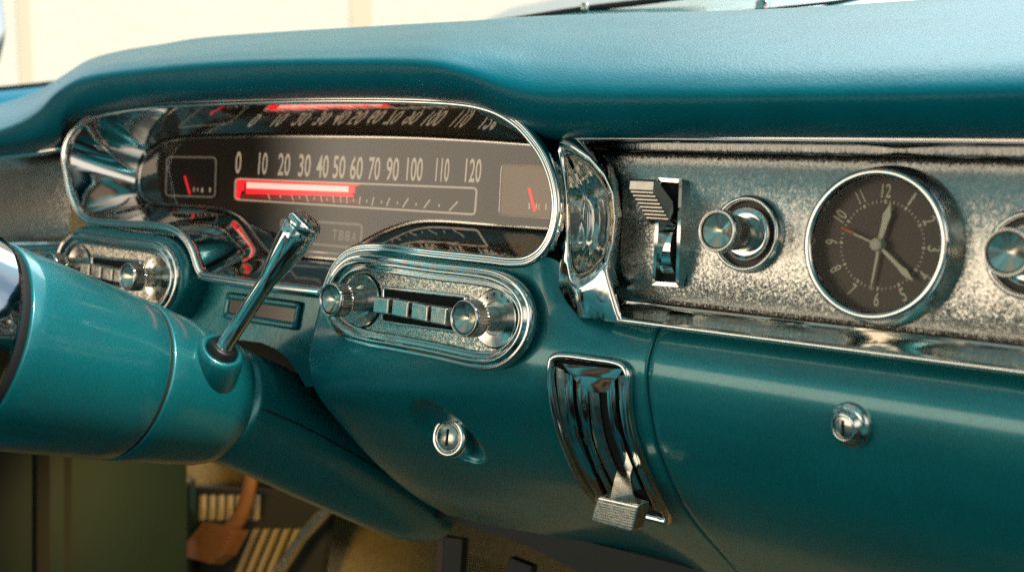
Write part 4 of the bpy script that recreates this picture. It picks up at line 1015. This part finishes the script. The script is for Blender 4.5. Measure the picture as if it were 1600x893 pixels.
# cream patch painted into the world, behind left, for warm reflections
hl = mth('SQRT', mth('ADD', mth('MULTIPLY', X_, X_), mth('MULTIPLY', Y_, Y_)))
az = mth('DIVIDE', mth('ADD', mth('MULTIPLY', X_, -.46), mth('MULTIPLY', Y_, -.888)), hl)
az = mth('MULTIPLY_ADD', wob2, .07, az)
zw = mth('MULTIPLY_ADD', wob, .10, Z_)
cw1 = mth('MULTIPLY', step(az, .90, .932), mth('MULTIPLY', step(zw, -.17, -.10), mth('SUBTRACT', 1, step(zw, .21, .27))))
acc = mixc(cw1, acc, (3.0, 2.5, 1.9, 1))
# bright patch added at the passenger's window to light the outer wall
pw = mth('MULTIPLY', step(X_, .55, .8), mth('MULTIPLY', step(Z_, .0, .1), mth('SUBTRACT', 1, step(Z_, .6, .75))))
pw = mth('MULTIPLY', pw, step(n1.outputs['Fac'], .46, .54))
acc = mixc(pw, acc, (1.3, 1.2, 1.05, 1))
# windshield: open sky ahead
fm = mth('MULTIPLY', step(mth('MULTIPLY_ADD', wob2, .2, Y_), .05, .2), step(Z_, .02, .14))
acc = mixc(fm, acc, skyv.outputs[0])
dp = add(nt, 'ShaderNodeVectorMath', operation='DOT_PRODUCT'); dp.inputs[1].default_value = Vector((-.34, .72, .60)).normalized(); L.new(tc.outputs['Generated'], dp.inputs[0])  # bright patches added in the forward sky for column and pad highlights
acc = mixc(step(mth('MULTIPLY_ADD', wob, .10, dp.outputs['Value']), .86, .98), acc, (1.2, 1.8, 2.05, 1))
acc = mixc(step(mth('MULTIPLY_ADD', wob, .04, dp.outputs['Value']), .968, .985), acc, (4.2, 4.7, 4.8, 1))
L.new(acc, bg.inputs['Color']); bg.inputs['Strength'].default_value = 1.0

sd = bpy.data.lights.new('sun', 'SUN'); sd.energy = 4.8; sd.angle = R(6); sd.color = (1, .92, .80)
so = bpy.data.objects.new('sun', sd); col.objects.link(so)
sdir = Vector((math.sin(SUN_AZ)*math.cos(SUN_EL), math.cos(SUN_AZ)*math.cos(SUN_EL), math.sin(SUN_EL)))
so.rotation_euler = (-sdir).to_track_quat('-Z', 'Y').to_euler(); so.location = sdir*5
# warm spot added under the dash for the golden footwell light
al = bpy.data.lights.new('footwell_glow_spot', 'SPOT'); al.energy = 17; al.spot_size = R(80); al.spot_blend = 1.0; al.shadow_soft_size = .03; al.color = (1, .68, .20)
ao = bpy.data.objects.new('footwell_glow_spot', al); col.objects.link(ao); ao.location = (-.36, .02, .50)
ao.rotation_euler = (atX(300, 850, -.70)-Vector(ao.location)).to_track_quat('-Z', 'Y').to_euler()

# ------------------------------------------------------------------ render
sc.view_settings.view_transform = 'Standard'; sc.view_settings.look = 'None'; sc.view_settings.exposure = 0
sc.cycles.max_bounces = 8; sc.cycles.glossy_bounces = 6; sc.cycles.sample_clamp_indirect = 3; sc.cycles.use_adaptive_sampling = False; sc.cycles.caustics_reflective = False; sc.cycles.caustics_refractive = False; sc.cycles.transparent_max_bounces = 8
sc.cycles.use_denoising = False
